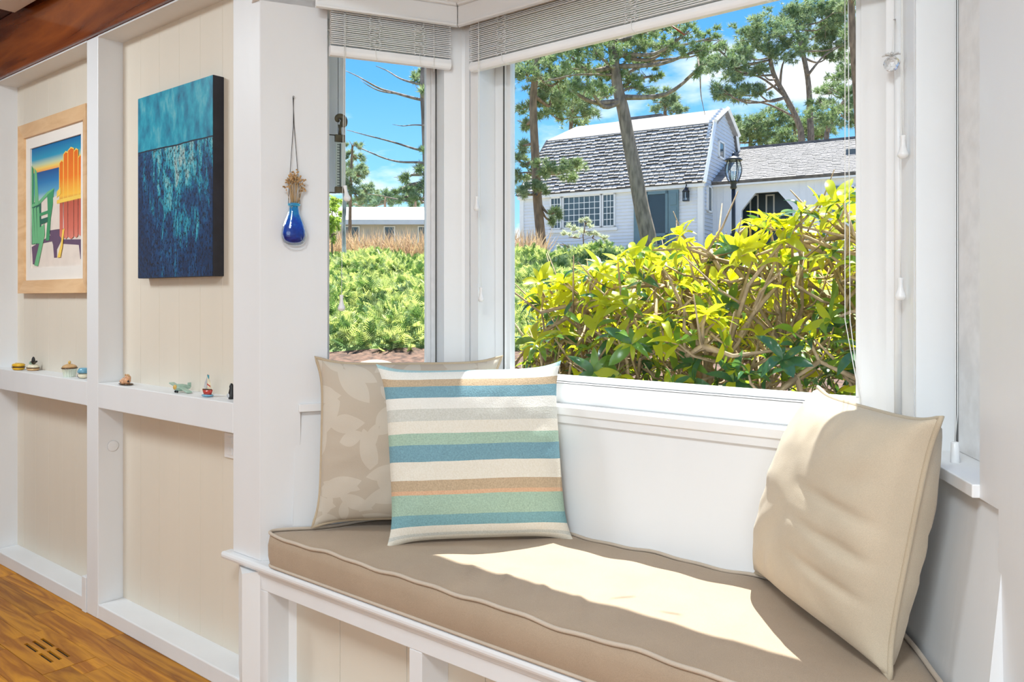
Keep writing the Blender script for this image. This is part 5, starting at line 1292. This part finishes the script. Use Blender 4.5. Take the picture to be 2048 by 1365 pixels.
tree('pine_tree', 'low row of distant evergreens just above the white roof', 46, [([(770, 440), (770, 395)], 4, 2), ([(830, 440), (832, 380)], 4, 2)],
     [(748, 398, 16), (768, 392, 18), (790, 402, 14), (812, 396, 18), (836, 385, 22), (850, 372, 18), (722, 402, 14), (700, 405, 14), (760, 406, 14), (826, 406, 14)], ('pine_far', 'pine_needles'), 0.28, 90, 'bark_brown', G2, seed=23, spread=1.0)
tree('leafy_shrub', 'bright yellow-green leafy shrub at the left edge of the narrow window', 13.5, [([(664, 495), (664, 440), (666, 400)], 2, 1)],
     [(660, 410, 16), (670, 425, 17), (658, 440, 16), (672, 450, 15), (662, 468, 15), (650, 425, 15), (668, 400, 11), (645, 450, 15)], ('shrub_bright',), 0.075, 420, 'bark_brown', G2, seed=24, spread=.25, cat='shrub', flat_=1.0, tmpl=TF2)
leafmat('shrub_pale', (0.52, 0.56, 0.40), (0.6, 0.66, 0.42), 0.4, 0.6, 0.3)
tree('leafy_shrub', 'small pale sprawling shrub below the many-paned window of the gambrel house', 19, [([(1168, 500), (1166, 470)], 2, 1)],
     [(1165, 460, 17), (1190, 476, 16), (1142, 474, 14), (1210, 486, 14), (1172, 442, 9), (1126, 488, 12)], ('shrub_pale',), 0.09, 160, 'bark_brown', 'shrubs before the gambrel house', seed=27, spread=.4, cat='shrub', flat_=0.9, tmpl=TF2)
tree('birch_sapling', 'slender white and black barked trunk under the thermometer in the narrow window', 13, [([(688, 500), (687, 450), (689, 420), (690, 385)], 4.5, 3.5)], [], ('pine_pale',), 0.1, 10, 'bark_white', G2, seed=25)

# ------------------------------------------------------------------ gambrel house across the slope
mat('siding_white', (0.74, 0.75, 0.77), 0.6, 0.02, 4); mat('siding_grey', (0.56, 0.60, 0.66), 0.6, 0.03, 4); mat('house_trim', (0.80, 0.80, 0.79), 0.5, 0.02)
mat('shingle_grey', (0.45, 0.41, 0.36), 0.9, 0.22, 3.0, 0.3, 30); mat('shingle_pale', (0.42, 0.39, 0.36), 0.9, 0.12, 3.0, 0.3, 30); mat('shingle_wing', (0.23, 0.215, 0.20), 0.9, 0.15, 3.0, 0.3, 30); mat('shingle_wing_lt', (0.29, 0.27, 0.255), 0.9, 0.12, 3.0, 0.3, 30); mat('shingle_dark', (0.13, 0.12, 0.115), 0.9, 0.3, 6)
mat('teal_paint', (0.13, 0.215, 0.245), 0.5, 0.06); mat('screen_dark', (0.03, 0.055, 0.075), 0.3, 0.1); mat('iron_black', (0.012, 0.014, 0.017), 0.4, 0.1)
m, t, b = _nodes('far_pane'); n_ = _noise_in(t, 1.6, 4); r = t.nodes.new('ShaderNodeValToRGB'); r.color_ramp.elements[0].color = (0.02, 0.03, 0.035, 1); r.color_ramp.elements[1].color = (0.14, 0.19, 0.22, 1)
t.links.new(n_.outputs['Fac'], r.inputs['Fac']); t.links.new(r.outputs[0], b.inputs['Base Color']); b.inputs['Roughness'].default_value = 0.05
HR = Vector((0.989, 0.147, 0)).normalized(); HN = Vector((-HR.y, HR.x, 0))
HC = at(1404, 359, 26.0); ZE = HC.z
def hp(a, b_, z): return Vector((HC.x, HC.y, 0))+HR*a+HN*b_+Vector((0, 0, z))
def ha(px, py, b_=0.0):          # along-front coordinate and height of a pixel on the front plane
    o = hp(0, b_, 0); q = on_line(px, py, (o.x, o.y), (HR.x, HR.y)); return (q-o).dot(HR), q.z
def hbox(mb, a0, a1, b0, b1, z0, z1, mi=0):
    mb.hexa([tuple(hp(a, b_, 0)[:2]) for a, b_ in ((a0, b0), (a1, b0), (a1, b1), (a0, b1))], z0, z1, mi); return mb
AL = ha(1042, 388)[0]; ZG = 2.55
house = thing('gambrel_house', hp(AL/2, 2.4, ZG), 'white clapboard house with a grey shingled gambrel roof and teal shutters across the slope', 'house')
hbox(mb := MB(), AL, 0, 0.04, 4.9, ZG, ZE-0.12); build('walls', mb, 'siding_white', house)
mb = MB(); z = ZG
while z < ZE-0.16:                  # front clapboards
    q = [hp(AL, 0.0, z), hp(-0.0, 0.0, z), hp(0, 0.04, z), hp(AL, 0.04, z), hp(AL, 0.028, z+0.115), hp(0, 0.028, z+0.115), hp(0, 0.05, z+0.115), hp(AL, 0.05, z+0.115)]
    mb.add(q, [(3, 2, 1, 0), (4, 5, 6, 7), (0, 1, 5, 4), (1, 2, 6, 5), (3, 0, 4, 7)]); z += 0.115
tag(build('clapboards', mb, 'siding_white', house), kind='stuff')
B1, Z1_, BR_, ZR_ = 1.10, 7.15, 2.45, 7.86
mb = MB(); z = ZG
def gdepth(z):                     # front and back edge of the gable at height z
    if z <= ZE: return 0.0, 4.9
    if z <= Z1_: f = (z-ZE)/(Z1_-ZE); return B1*f, 4.9-B1*f
    f = min(1, (z-Z1_)/(ZR_-Z1_)); return B1+(BR_-B1)*f, 4.9-B1-(BR_-B1)*f
while z < ZR_-0.1:
    b0, b1 = gdepth(z+0.06)
    q = [hp(0.03, b0, z), hp(0.03, b1, z), hp(0.0, b1, z+0.13), hp(0.0, b0, z+0.13), hp(-0.1, b0, z), hp(-0.1, b1, z), hp(-0.1, b1, z+0.13), hp(-0.1, b0, z+0.13)]
    mb.add(q, [(0, 1, 2, 3), (7, 6, 5, 4), (0, 4, 5, 1), (3, 2, 6, 7), (0, 3, 7, 4), (1, 5, 6, 2)]); z += 0.13
tag(build('gable_clapboards', mb, 'siding_grey', house), kind='stuff')
# roof slabs
def slab(mb, p, th=0.08, mi=0):
    p = [Vector(q) for q in p]; n = (p[1]-p[0]).cross(p[3]-p[0]).normalized()*th; mb.add(p+[q-n for q in p], [(0, 1, 2, 3), (7, 6, 5, 4), (0, 4, 5, 1), (1, 5, 6, 2), (2, 6, 7, 3), (3, 7, 4, 0)], mi)
mb = MB(); AL1 = AL+0.55
slab(mb, [hp(AL-0.1, -0.12, ZE-0.12), hp(0.10, -0.12, ZE-0.12), hp(0.10, B1+0.06, Z1_), hp(AL1, B1+0.06, Z1_)])
slab(mb, [hp(0.10, 5.02, ZE-0.12), hp(AL-0.1, 5.02, ZE-0.12), hp(AL1, 3.8, Z1_), hp(0.10, 3.8, Z1_)])
slab(mb, [hp(AL-0.1, -0.12, ZE-0.12), hp(AL1, B1, Z1_), hp(AL1, 3.8, Z1_), hp(AL-0.1, 5.02, ZE-0.12)][::-1])
build('lower_roof', mb, 'shingle_dark', house)
mb = MB()
slab(mb, [hp(AL1-0.1, B1-0.02, Z1_-0.02), hp(0.16, B1-0.02, Z1_-0.02), hp(0.16, BR_, ZR_), hp(AL1+0.5, BR_, ZR_)], 0.10)
slab(mb, [hp(0.16, 3.96, Z1_-0.02), hp(AL1-0.1, 3.96, Z1_-0.02), hp(AL1+0.5, BR_, ZR_), hp(0.16, BR_, ZR_)], 0.10)
build('upper_roof', mb, 'shingle_wing_lt', house)
# shingle courses on the steep lower slope
R = random.Random(4); mb = MB()
P0 = hp(0, -0.12, ZE-0.12); P1 = hp(0, B1+0.06, Z1_); up = (P1-P0); Ls = up.length; up.normalize(); nn = HR.cross(up).normalized()
if nn.z < 0: nn = -nn
nrow = 17; rh = Ls/nrow
for i in range(nrow):
    a_l = AL-0.1+0.6*(i/nrow); a = a_l+R.uniform(0, .15)-0.15
    while a < 0.10:
        wd = R.uniform(0.15, 0.24); a1 = min(a+wd, 0.10); dr = R.choice((0, 0, 0.035, 0.05))*R.uniform(0.5, 1); a0 = max(a, a_l)
        if a1-a0 > 0.03:
            o = P0+up*(i*rh+dr)
            q = [o+HR*(a0+0.006)+nn*0.012, o+HR*(a1-0.006)+nn*0.012, o+HR*(a1-0.006)+up*(rh*1.05-dr)+nn*0.012, o+HR*(a0+0.006)+up*(rh*1.05-dr)+nn*0.012]
            t4 = [q[0]+nn*0.045, q[1]+nn*0.045, q[2]+nn*0.004, q[3]+nn*0.004]
            mb.add(q+t4, [(4, 5, 6, 7)], R.choice((0, 0, 1))); mb.add(q+t4, [(0, 1, 5, 4), (1, 2, 6, 5), (3, 0, 4, 7)], 2)  # dark butt edges: shade under each course put into the colour
        a = a1+0.002
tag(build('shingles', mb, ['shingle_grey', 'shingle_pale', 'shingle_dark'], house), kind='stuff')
mb = MB(); hbox(mb, AL-0.1, 0.1, -0.10, 0.03, ZE-0.24, ZE-0.12); build('eave_board', mb, 'house_trim', house)
mb = MB(); hbox(mb, -0.14, 0.04, -0.03, 0.14, ZG, ZE-0.2); build('corner_board', mb, 'house_trim', house)
mb = MB(); hbox(mb, AL-0.04, AL+0.12, -0.03, 0.14, ZG, ZE-0.2); build('corner_board', mb, 'house_trim', house)
for (p0, p1) in (((0.11, -0.12, ZE-0.12), (0.11, B1, Z1_)), ((0.17, B1-0.14, Z1_), (0.17, BR_, ZR_)), ((0.17, BR_, ZR_), (0.17, 3.94, Z1_)), ((0.11, 3.8, Z1_), (0.11, 5.0, ZE-0.12))):
    build('rake_board', MB().tube([hp(*p0), hp(*p1)], 0.07, 4, smooth=False), 'house_trim', house)
ca, cz = ha(1290, 236, BR_); mb = MB(); hbox(mb, ca-0.7, ca+0.6, BR_+0.1, BR_+0.9, ZR_-0.4, cz+0.12); build('roof_vent', mb, 'shingle_dark', house)
def sash(parent, x0, x1, y0, y1, cols, rows, b_=0.0, name='window', rect=None):
    a0, z1 = rect[0:2] if rect else ha(x0, y0, b_); a1, z0 = rect[2:4] if rect else ha(x1, y1, b_)
    fr_ = 0.05; mb = MB()
    for q in ((a0, a0+fr_, z0, z1), (a1-fr_, a1, z0, z1), (a0, a1, z0, z0+fr_), (a0, a1, z1-fr_, z1)): hbox(mb, q[0], q[1], b_-0.06, b_+0.03, q[2], q[3])
    w_ = build(name, mb, 'house_trim', parent)
    mw = 0.022; cw = (a1-a0-2*fr_)/cols; rh_ = (z1-z0-2*fr_)/rows
    for i in range(cols):
        for j in range(rows):
            mb = MB(); hbox(mb, a0+fr_+i*cw+mw/2, a0+fr_+(i+1)*cw-mw/2, b_-0.025, b_-0.015, z0+fr_+j*rh_+mw/2, z0+fr_+(j+1)*rh_-mw/2); build('pane', mb, 'far_pane', w_)
    mb = MB(); 
    for i in range(1, cols): hbox(mb, a0+fr_+i*cw-mw/2, a0+fr_+i*cw+mw/2, b_-0.035, b_-0.012, z0+fr_, z1-fr_)
    for j in range(1, rows): hbox(mb, a0+fr_, a1-fr_, b_-0.034, b_-0.012, z0+fr_+j*rh_-mw/2, z0+fr_+j*rh_+mw/2)
    if cols > 1 or rows > 1: build('muntin', mb, 'house_trim', w_)
    return w_
zA = ha(1165, 391)[1]; zB = ha(1165, 457)[1]
for x0, x1, c in ((1101, 1124, 3), (1126, 1203, 7), (1205, 1231, 3)):
    sash(house, 0, 0, 0, 0, c, 5, rect=(ha(x0, 400)[0], zA, ha(x1, 400)[0], zB))
mb = MB(); hbox(mb, ha(1097, 400)[0], ha(1235, 400)[0], -0.05, 0.02, zB-0.12, zB-0.01); hbox(mb, ha(1097, 400)[0], ha(1235, 400)[0], -0.05, 0.02, zA+0.005, zA+0.12); build('window_casing', mb, 'house_trim', house)
dz1 = ha(1315, 383)[1]; d0, d1 = ha(1292, 400)[0], ha(1337, 400)[0]
mb = MB()
for q in ((d0, d0+0.09, ZG, dz1), (d1-0.09, d1, ZG, dz1), (d0, d1, dz1-0.10, dz1), (d0, d1, ZG+0.72, ZG+0.82), (d0+0.3, d0+0.34, ZG, ZG+0.75), (d0+0.52, d0+0.56, ZG, ZG+0.75), (d0, d1, ZG+0.4, ZG+0.45)): hbox(mb, q[0], q[1], -0.07, 0.02, q[2], q[3])
dr_ = build('screen_door', mb, 'teal_paint', house)
mb = MB(); hbox(mb, d0+0.05, d1-0.05, -0.03, 0.01, ZG, dz1-0.05); build('screen', mb, 'screen_dark', dr_)
for x0, x1 in ((1269, 1290), (1338, 1358)):
    mb = MB(); a0, a1 = ha(x0, 400)[0], ha(x1, 400)[0]; zt_ = ha(1347, 379)[1]
    hbox(mb, a0, a1, -0.07, 0.02, ZG+0.1, zt_-0.03); sh_ = build('shutter', mb, 'teal_paint', house)
    mb = MB(); hbox(mb, a0+0.06, a1-0.06, -0.085, -0.07, ZG+0.2, zt_-0.6); hbox(mb, a0+0.06, a1-0.06, -0.085, -0.07, zt_-0.52, zt_-0.12); build('shutter_panel', mb, 'teal_paint', sh_)
def gwin(y0, y1, b0, b1):          # windows on the gable end
    mb = MB(); z1 = EYE+(HZ-y0)*27.3/FOC; z0 = EYE+(HZ-y1)*27.3/FOC
    w_ = None
    for q in ((b0, b0+0.08, z0, z1), (b1-0.08, b1, z0, z1), (b0, b1, z0, z0+.06), (b0, b1, z1-.06, z1)): hbox(mb, 0.0, 0.07, q[0], q[1], q[2], q[3])
    w_ = build('window', mb, 'house_trim', house); mb = MB(); hbox(mb, 0.02, 0.045, b0+0.07, b1-0.07, z0+.05, z1-.05); build('pane', mb, 'far_pane', w_)
gwin(277, 313, 1.75, 2.45); gwin(378, 430, 0.45, 0.95)
ln_a, ln_z = ha(1375, 402)
lan = thing('wall_lantern', hp(ln_a, -0.12, ln_z), 'small black coach lantern on the white clapboards beside the teal door', 'lantern')
mb = MB()
for sx_ in (-1, 1):
    for sy_ in (-1, 1): hbox(mb, ln_a+sx_*0.075-0.012, ln_a+sx_*0.075+0.012, -0.16+sy_*0.075-0.012, -0.16+sy_*0.075+0.012, ln_z, ln_z+0.28)
hbox(mb, ln_a-0.09, ln_a+0.09, -0.25, -0.07, ln_z-0.03, ln_z); build('cage', mb, 'iron_black', lan)
build('cap', MB().lathe(hp(ln_a, -0.16, ln_z+0.28), [(0.13, 0), (0.11, 0.04), (0.05, 0.11), (0.015, 0.16), (0.0001, 0.17)], 8), 'iron_black', lan)
mb = MB(); hbox(mb, ln_a-0.03, ln_a+0.03, -0.07, 0.0, ln_z+0.1, ln_z+0.45); build('bracket', mb.tube([hp(ln_a, -0.04, ln_z+.42), hp(ln_a, -0.12, ln_z+.52), hp(ln_a, -0.16, ln_z+.44)], 0.018, 6), 'iron_black', lan)
mb = MB(); hbox(mb, ln_a-0.065, ln_a+0.065, -0.225, -0.095, ln_z+0.01, ln_z+0.27); build('glass', mb, 'clear_glass', lan)

# ------------------------------------------------------------------ low wing
WB = 1.15
we0, wz0 = ha(1426, 366, WB); W0 = we0-0.3; W1 = 9.5
ZWE = wz0; 
wing = thing('house_wing', hp(W1/2, WB+1.5, ZG), 'low white wing with pale grey roof and arched porch beside the gambrel house', 'house')
rb, rz = WB+3.2, None
o = hp(0, rb, 0); qq = on_line(1462, 300, (o.x, o.y), (HR.x, HR.y)); ZWR = qq.z
arch0, arch1 = ha(1483, 420, WB)[0], ha(1585, 420, WB)[0]; za0 = ha(1530, 385, WB)[1]
mb = MB(); hbox(mb, W0, arch0, WB, WB+0.15, ZG, ZWE); hbox(mb, arch1, W1, WB, WB+0.15, ZG, ZWE); hbox(mb, arch0, arch1, WB, WB+0.15, za0, ZWE)
for a0, a1, s_ in ((arch0, arch0+0.45, 1), (arch1, arch1-0.45, 1)):
    p = [hp(a0, WB, za0-0.55), hp(a1, WB, za0), hp(a0, WB, za0), hp(a0, WB+0.15, za0-0.55), hp(a1, WB+0.15, za0), hp(a0, WB+0.15, za0)]
    mb.add(p, [(0, 1, 2), (5, 4, 3), (0, 3, 4, 1)])
build('front_wall', mb, 'siding_white', wing)
mb = MB(); hbox(mb, W0, W1, WB+1.3, WB+5.5, ZG, ZWE-0.1); build('inner_wall', mb, 'siding_white', wing)
mb = MB(); a = W0
while a < W1:
    if not (arch0-0.02 < a < arch1+0.02): hbox(mb, a, a+0.025, WB-0.012, WB+0.01, ZG, ZWE-0.15)
    a += 0.22
tag(build('battens', mb, 'siding_white', wing), kind='stuff')
mb = MB()
slab(mb, [hp(W0, WB-0.2, ZWE-0.02), hp(W1, WB-0.2, ZWE-0.02), hp(W1, rb, ZWR), hp(W0, rb, ZWR)], 0.09)
slab(mb, [hp(W1, rb*2-WB+0.2, ZWE-0.02), hp(W0, rb*2-WB+0.2, ZWE-0.02), hp(W0, rb, ZWR), hp(W1, rb, ZWR)], 0.09)
build('roof', mb, 'shingle_dark', wing)
R = random.Random(6); mb = MB(); P0 = hp(0, WB-0.2, ZWE-0.02); up = hp(0, rb, ZWR)-P0; Ls = up.length; up.normalize(); nn = HR.cross(up).normalized()
nn = nn if nn.z > 0 else -nn
nrow = 22; rh = Ls/nrow
for i in range(nrow):
    a = W0-R.uniform(0, .2)
    while a < W1:
        wd = R.uniform(0.16, 0.28); a0, a1 = max(a, W0), min(a+wd, W1); o = P0+up*(i*rh+R.choice((0, 0, 0.03)))
        if a1-a0 > .03:
            q = [o+HR*(a0+.004)+nn*.002, o+HR*(a1-.004)+nn*.002, o+HR*(a1-.004)+up*rh*1.04+nn*.002, o+HR*(a0+.004)+up*rh*1.04+nn*.002]; t4 = [q[0]+nn*.022, q[1]+nn*.022, q[2]+nn*.003, q[3]+nn*.003]
            mb.add(q+t4, [(4, 5, 6, 7), (0, 1, 5, 4), (1, 2, 6, 5), (3, 0, 4, 7)], R.choice((0, 1, 1)))
        a = a1+.002
tag(build('shingles', mb, ['shingle_wing', 'shingle_wing_lt'], wing), kind='stuff')
mb = MB(); hbox(mb, W0, W1, WB-0.16, WB+0.02, ZWE-0.16, ZWE-0.02); build('eave_board', mb, 'house_trim', wing)
mb = MB(); hbox(mb, W0, W1, rb-0.1, rb+0.1, ZWR-0.02, ZWR+0.05); build('ridge_cap', mb, 'shingle_dark', wing)
for x0, x1 in ((1500, 1518), (1532, 1550)):
    oo = WB+1.28; sash(wing, x0, x1, 390, 440, 1, 2, oo)
mb = MB(); a0 = ha(1486, 400, WB+1.25)[0]; a1 = ha(1590, 400, WB+1.25)[0]; hbox(mb, a0, a1, WB+1.24, WB+1.29, ZG, ZWE-0.1); build('porch_panel', mb, 'screen_dark', wing)
sash(wing, 1690, 1712, 372, 425, 2, 4, WB-0.01)
mb = MB(); q0 = ha(1665, 373, WB); q1 = ha(1683, 425, WB); hbox(mb, q0[0], q1[0], WB-0.06, WB+0.02, q1[1], q0[1]); build('shutter', mb, 'teal_paint', wing)
sk = ha(1700, 300, WB+1.7); mb = MB(); hbox(mb, sk[0]-0.1, sk[0]+0.6, WB+1.5, WB+2.3, ZWE+0.45, ZWE+1.0); build('skylight', mb, 'far_pane', wing)

# ------------------------------------------------------------------ lamp post
lp = at(1467, 480, 15.0); lp.z = ground_z(15.0)
post_ = thing('lamp_post', lp, 'black lamp post with a clear oval lantern standing before the low wing', 'lamp')
def zpx(py, d=15.0): return EYE+(HZ-py)*d/FOC
lz0, lz1 = zpx(364), zpx(322); lc = Vector((lp.x, lp.y, 0))
build('post', MB().tube([lp-Vector((0, 0, 0.1)), lc+Vector((0, 0, lz0-0.10))], 0.037, 12).tube([lp, lp+Vector((0, 0, 0.5))], 0.06, 12), 'iron_black', post_)
build('collar', MB().lathe(lc+Vector((0, 0, lz0-0.14)), [(0.04, 0), (0.065, 0.03), (0.05, 0.08), (0.075, 0.13), (0.085, 0.15), (0.0001, 0.151)], 16), 'iron_black', post_)
gp_ = [(0.085, 0.0), (0.115, 0.06), (0.148, 0.17), (0.150, 0.24), (0.125, 0.34), (0.115, 0.38)]
gh = (lz1-lz0)/0.38
build('globe', MB().lathe(lc+Vector((0, 0, lz0)), [(r_*0.93, z*gh) for r_, z in gp_], 20), 'clear_glass', post_)
for k in range(6):
    a = k*math.pi/3+0.3; build('rib', MB().tube([lc+Vector((math.cos(a)*r_, math.sin(a)*r_, lz0+z*gh)) for r_, z in gp_], 0.009, 5), 'iron_black', post_)
build('cap', MB().lathe(lc+Vector((0, 0, lz1)), [(0.16, 0), (0.165, 0.015), (0.13, 0.05), (0.06, 0.075), (0.03, 0.10), (0.035, 0.125), (0.012, 0.15), (0.0001, 0.17)], 20), 'iron_black', post_)
mat('bulb_white', (0.85, 0.85, 0.82), 0.3, 0.02)
for k in range(3): 
    a = k*2.094; build('candle', MB().tube([lc+Vector((math.cos(a)*.04, math.sin(a)*.04, lz0+0.02)), lc+Vector((math.cos(a)*.04, math.sin(a)*.04, lz0+0.20))], 0.014, 8), 'bulb_white', post_)

# ------------------------------------------------------------------ low white-roofed building through the left window
mat('roof_white', (0.86, 0.86, 0.86), 0.7, 0.03); mat('wall_tan', (0.50, 0.46, 0.40), 0.8, 0.05, 3)
dB = 40.0
def bp(px, py, dd=0.0): return at(px, py, dB+dd)
bl = bp(560, 440); br = bp(1000, 440); ud = (br-bl).normalized(); ud.z = 0; ud.normalize(); bn = Vector((-ud.y, ud.x, 0))
zE, zR_ = bp(770, 440).z, bp(770, 412).z; gB = ground_z(40)-0.3
bldg = thing('low_building', Vector(((bl.x+br.x)/2, (bl.y+br.y)/2, gB)), 'long low tan building with a broad white roof beyond the dry grass', 'building')
L0 = Vector((bl.x, bl.y, 0)); LL = (Vector((br.x, br.y, 0))-L0).length
def bb(a, b_, z): return L0+ud*a+bn*b_+Vector((0, 0, z))
mb = MB(); mb.hexa([tuple(bb(a, b_, 0)[:2]) for a, b_ in ((0, 0.4), (LL, 0.4), (LL, 7), (0, 7))], gB, zE-0.2); build('walls', mb, 'wall_tan', bldg)
mb = MB(); slab(mb, [bb(0, -0.1, zE), bb(LL, -0.1, zE), bb(LL, 3.6, zR_+0.35), bb(0, 3.6, zR_+0.35)], 0.08); slab(mb, [bb(LL, 7.4, zE), bb(0, 7.4, zE), bb(0, 3.6, zR_+0.35), bb(LL, 3.6, zR_+0.35)], 0.08); build('roof', mb, 'roof_white', bldg)
mb = MB(); mb.hexa([tuple(bb(a, b_, 0)[:2]) for a, b_ in ((0, -0.14), (LL, -0.14), (LL, -0.02), (0, -0.02))], zE-0.24, zE); build('fascia', mb, 'siding_grey', bldg)
for px0_, px1_ in ((692, 702), (704, 717), (770, 788), (838, 853)):
    q0 = on_line(px0_, 450, tuple(bb(0, .36, 0)[:2]), tuple(ud[:2])); q1 = on_line(px1_, 450, tuple(bb(0, .36, 0)[:2]), tuple(ud[:2])); o_ = bb(0, .36, 0)
    a0, a1 = (q0-o_).dot(ud), (q1-o_).dot(ud)
    mb = MB(); mb.hexa([tuple(bb(a, b_, 0)[:2]) for a, b_ in ((a0-.06, .33), (a1+.06, .33), (a1+.06, .42), (a0-.06, .42))], zE-1.45, zE-0.28); w_ = build('window', mb, 'house_trim', bldg)
    mb = MB(); mb.hexa([tuple(bb(a, b_, 0)[:2]) for a, b_ in ((a0, .31), (a1, .31), (a1, .34), (a0, .34))], zE-1.38, zE-0.34); build('pane', mb, 'far_pane', w_)

# ------------------------------------------------------------------ thermometer and weathered board outside the narrow window
mat('weathered_white', (0.84, 0.86, 0.90), 0.8, 0.18, 7, 0.3, 20, (1, 1, 0.25)); mat('bronze_old', (0.14, 0.115, 0.07), 0.45, 0.3, 40, 0.3, 60, metal=0.5); mat('dial_glass', (0.68, 0.76, 0.72), 0.2, 0.05); mat('scale_dark', (0.12, 0.16, 0.16), 0.5, 0.1)
PO = FL(0.0, 0.30); 
tb = on_line(674, 385, PO, FL.D); tt_ = on_line(674, 100, PO, FL.D)
ow = (on_line(692, 300, PO, FL.D)-on_line(640, 300, PO, FL.D)).length
S3 = Vector((FL.D[0], FL.D[1], 0)); O3 = Vector((FL.O[0], FL.O[1], 0))
r_edge = on_line(691, 300, PO, FL.D)
wbd = thing('weathered_board', Vector((tb.x, tb.y, tb.z)), 'pale weathered white board fixed outside the narrow window behind the thermometer', 'board')
c0 = Vector((r_edge.x, r_edge.y, 0))
mb = MB(); mb.hexa([tuple((c0-S3*0.15)[:2]), tuple((c0-S3*0.026)[:2]), tuple((c0-S3*0.026+O3*0.04)[:2]), tuple((c0-S3*0.15+O3*0.04)[:2])], tb.z, 2.118); build('plank', mb, 'weathered_white', wbd)
mb = MB(); mb.hexa([tuple((c0-S3*0.024)[:2]), tuple(c0[:2]), tuple((c0+O3*0.04)[:2]), tuple((c0-S3*0.024+O3*0.04)[:2])], tb.z+0.02, 2.118); build('edge_strip', mb, 'weathered_white', wbd)
PT = FL(0.0, 0.24); th_b = on_line(680, 380, PT, FL.D)
tm = thing('thermometer', th_b, 'bronze outdoor thermometer with a seashell top on a wire bracket outside the narrow window', 'thermometer')
def tz(py): return on_line(680, py, PT, FL.D).z
tc_ = Vector((th_b.x, th_b.y, 0)); tw = 0.015
nI = -O3
mb = MB(); mb.obox(tc_+Vector((0, 0, (tz(285)+tz(375))/2)), S3*tw, O3*0.004, Vector((0, 0, (tz(285)-tz(375))/2))); build('scale_plate', mb, 'dial_glass', tm, bevel=0.001)
for k in range(16): build('scale_mark', MB().obox(tc_+nI*0.0045+S3*(-0.006)+Vector((0, 0, tz(372)+(tz(290)-tz(372))*k/15)), S3*0.004, O3*0.0006, Vector((0, 0, 0.0012))), 'scale_dark', tm)
build('tube', MB().tube([tc_+nI*0.006+Vector((0, 0, tz(378))), tc_+nI*0.006+Vector((0, 0, tz(288)))], 0.0022, 8), 'scale_dark', tm)
for y0_, y1_ in ((270, 284), (374, 386)): build('end_cap', MB().obox(tc_+Vector((0, 0, (tz(y0_)+tz(y1_))/2)), S3*(tw+.002), O3*0.009, Vector((0, 0, (tz(y0_)-tz(y1_))/2))), 'bronze_old', tm, bevel=0.002)
zc = tz(243); 
shl = MB()
for k in range(26):
    f = k/25; a = -0.6+f*5.2; rr_ = 0.004+0.017*(1-f)**0.8; rad = 0.018*(1-f)**0.7
    shl.ell(tc_+Vector((0, 0, zc))+S3*(math.cos(a)*rad-0.003)+Vector((0, 0, math.sin(a)*rad+0.004)), rr_*0.62, rr_*0.62, rr_*0.62, 10, 7)
build('shell', shl, 'bronze_old', tm)
build('shell_stem', MB().tube([tc_+Vector((0, 0, tz(272))), tc_+Vector((0, 0, tz(258))), tc_+Vector((0, 0, zc-0.012))], [0.006, 0.004, 0.007], 8), 'bronze_old', tm)
for py in (271, 386): build('bracket_wire', MB().tube([tc_+Vector((0, 0, tz(py))), tc_-S3*0.06+Vector((0, 0, tz(py)))+O3*0.004, tc_-S3*0.09-O3*0.14+Vector((0, 0, tz(py)))], 0.0018, 6), 'iron_black', tm)

mat('russet_brown', (0.36, 0.075, 0.02), 0.5, 0.3, 30)  # two thin russet slivers, each with a thread up to the eave
for (xa, ya), (xb, yb2), lb in (((1337, 47), (1369, 70), 'left one of two thin russet slivers below the eave outside'), ((1414, 34), (1447, 18), 'right one of two thin russet slivers below the eave outside')):
    pa, pb = on_y(xa, ya, 2.07), on_y(xb, yb2, 2.09); hs_ = thing('russet_sliver', pa, lb, 'ornament')
    build('slip', MB().tube([pa, pa.lerp(pb, .5), pb], [0.0016, 0.0028, 0.0022], 5), 'russet_brown', hs_)
    pm = pa if pa.z > pb.z else pb
    build('thread', MB().tube([pm, Vector((pm.x, pm.y-0.02, EAVE_Z))], 0.0004, 4), 'white_cord', hs_)

for o in bpy.data.objects:
    if '_o' in o: del o['_o']
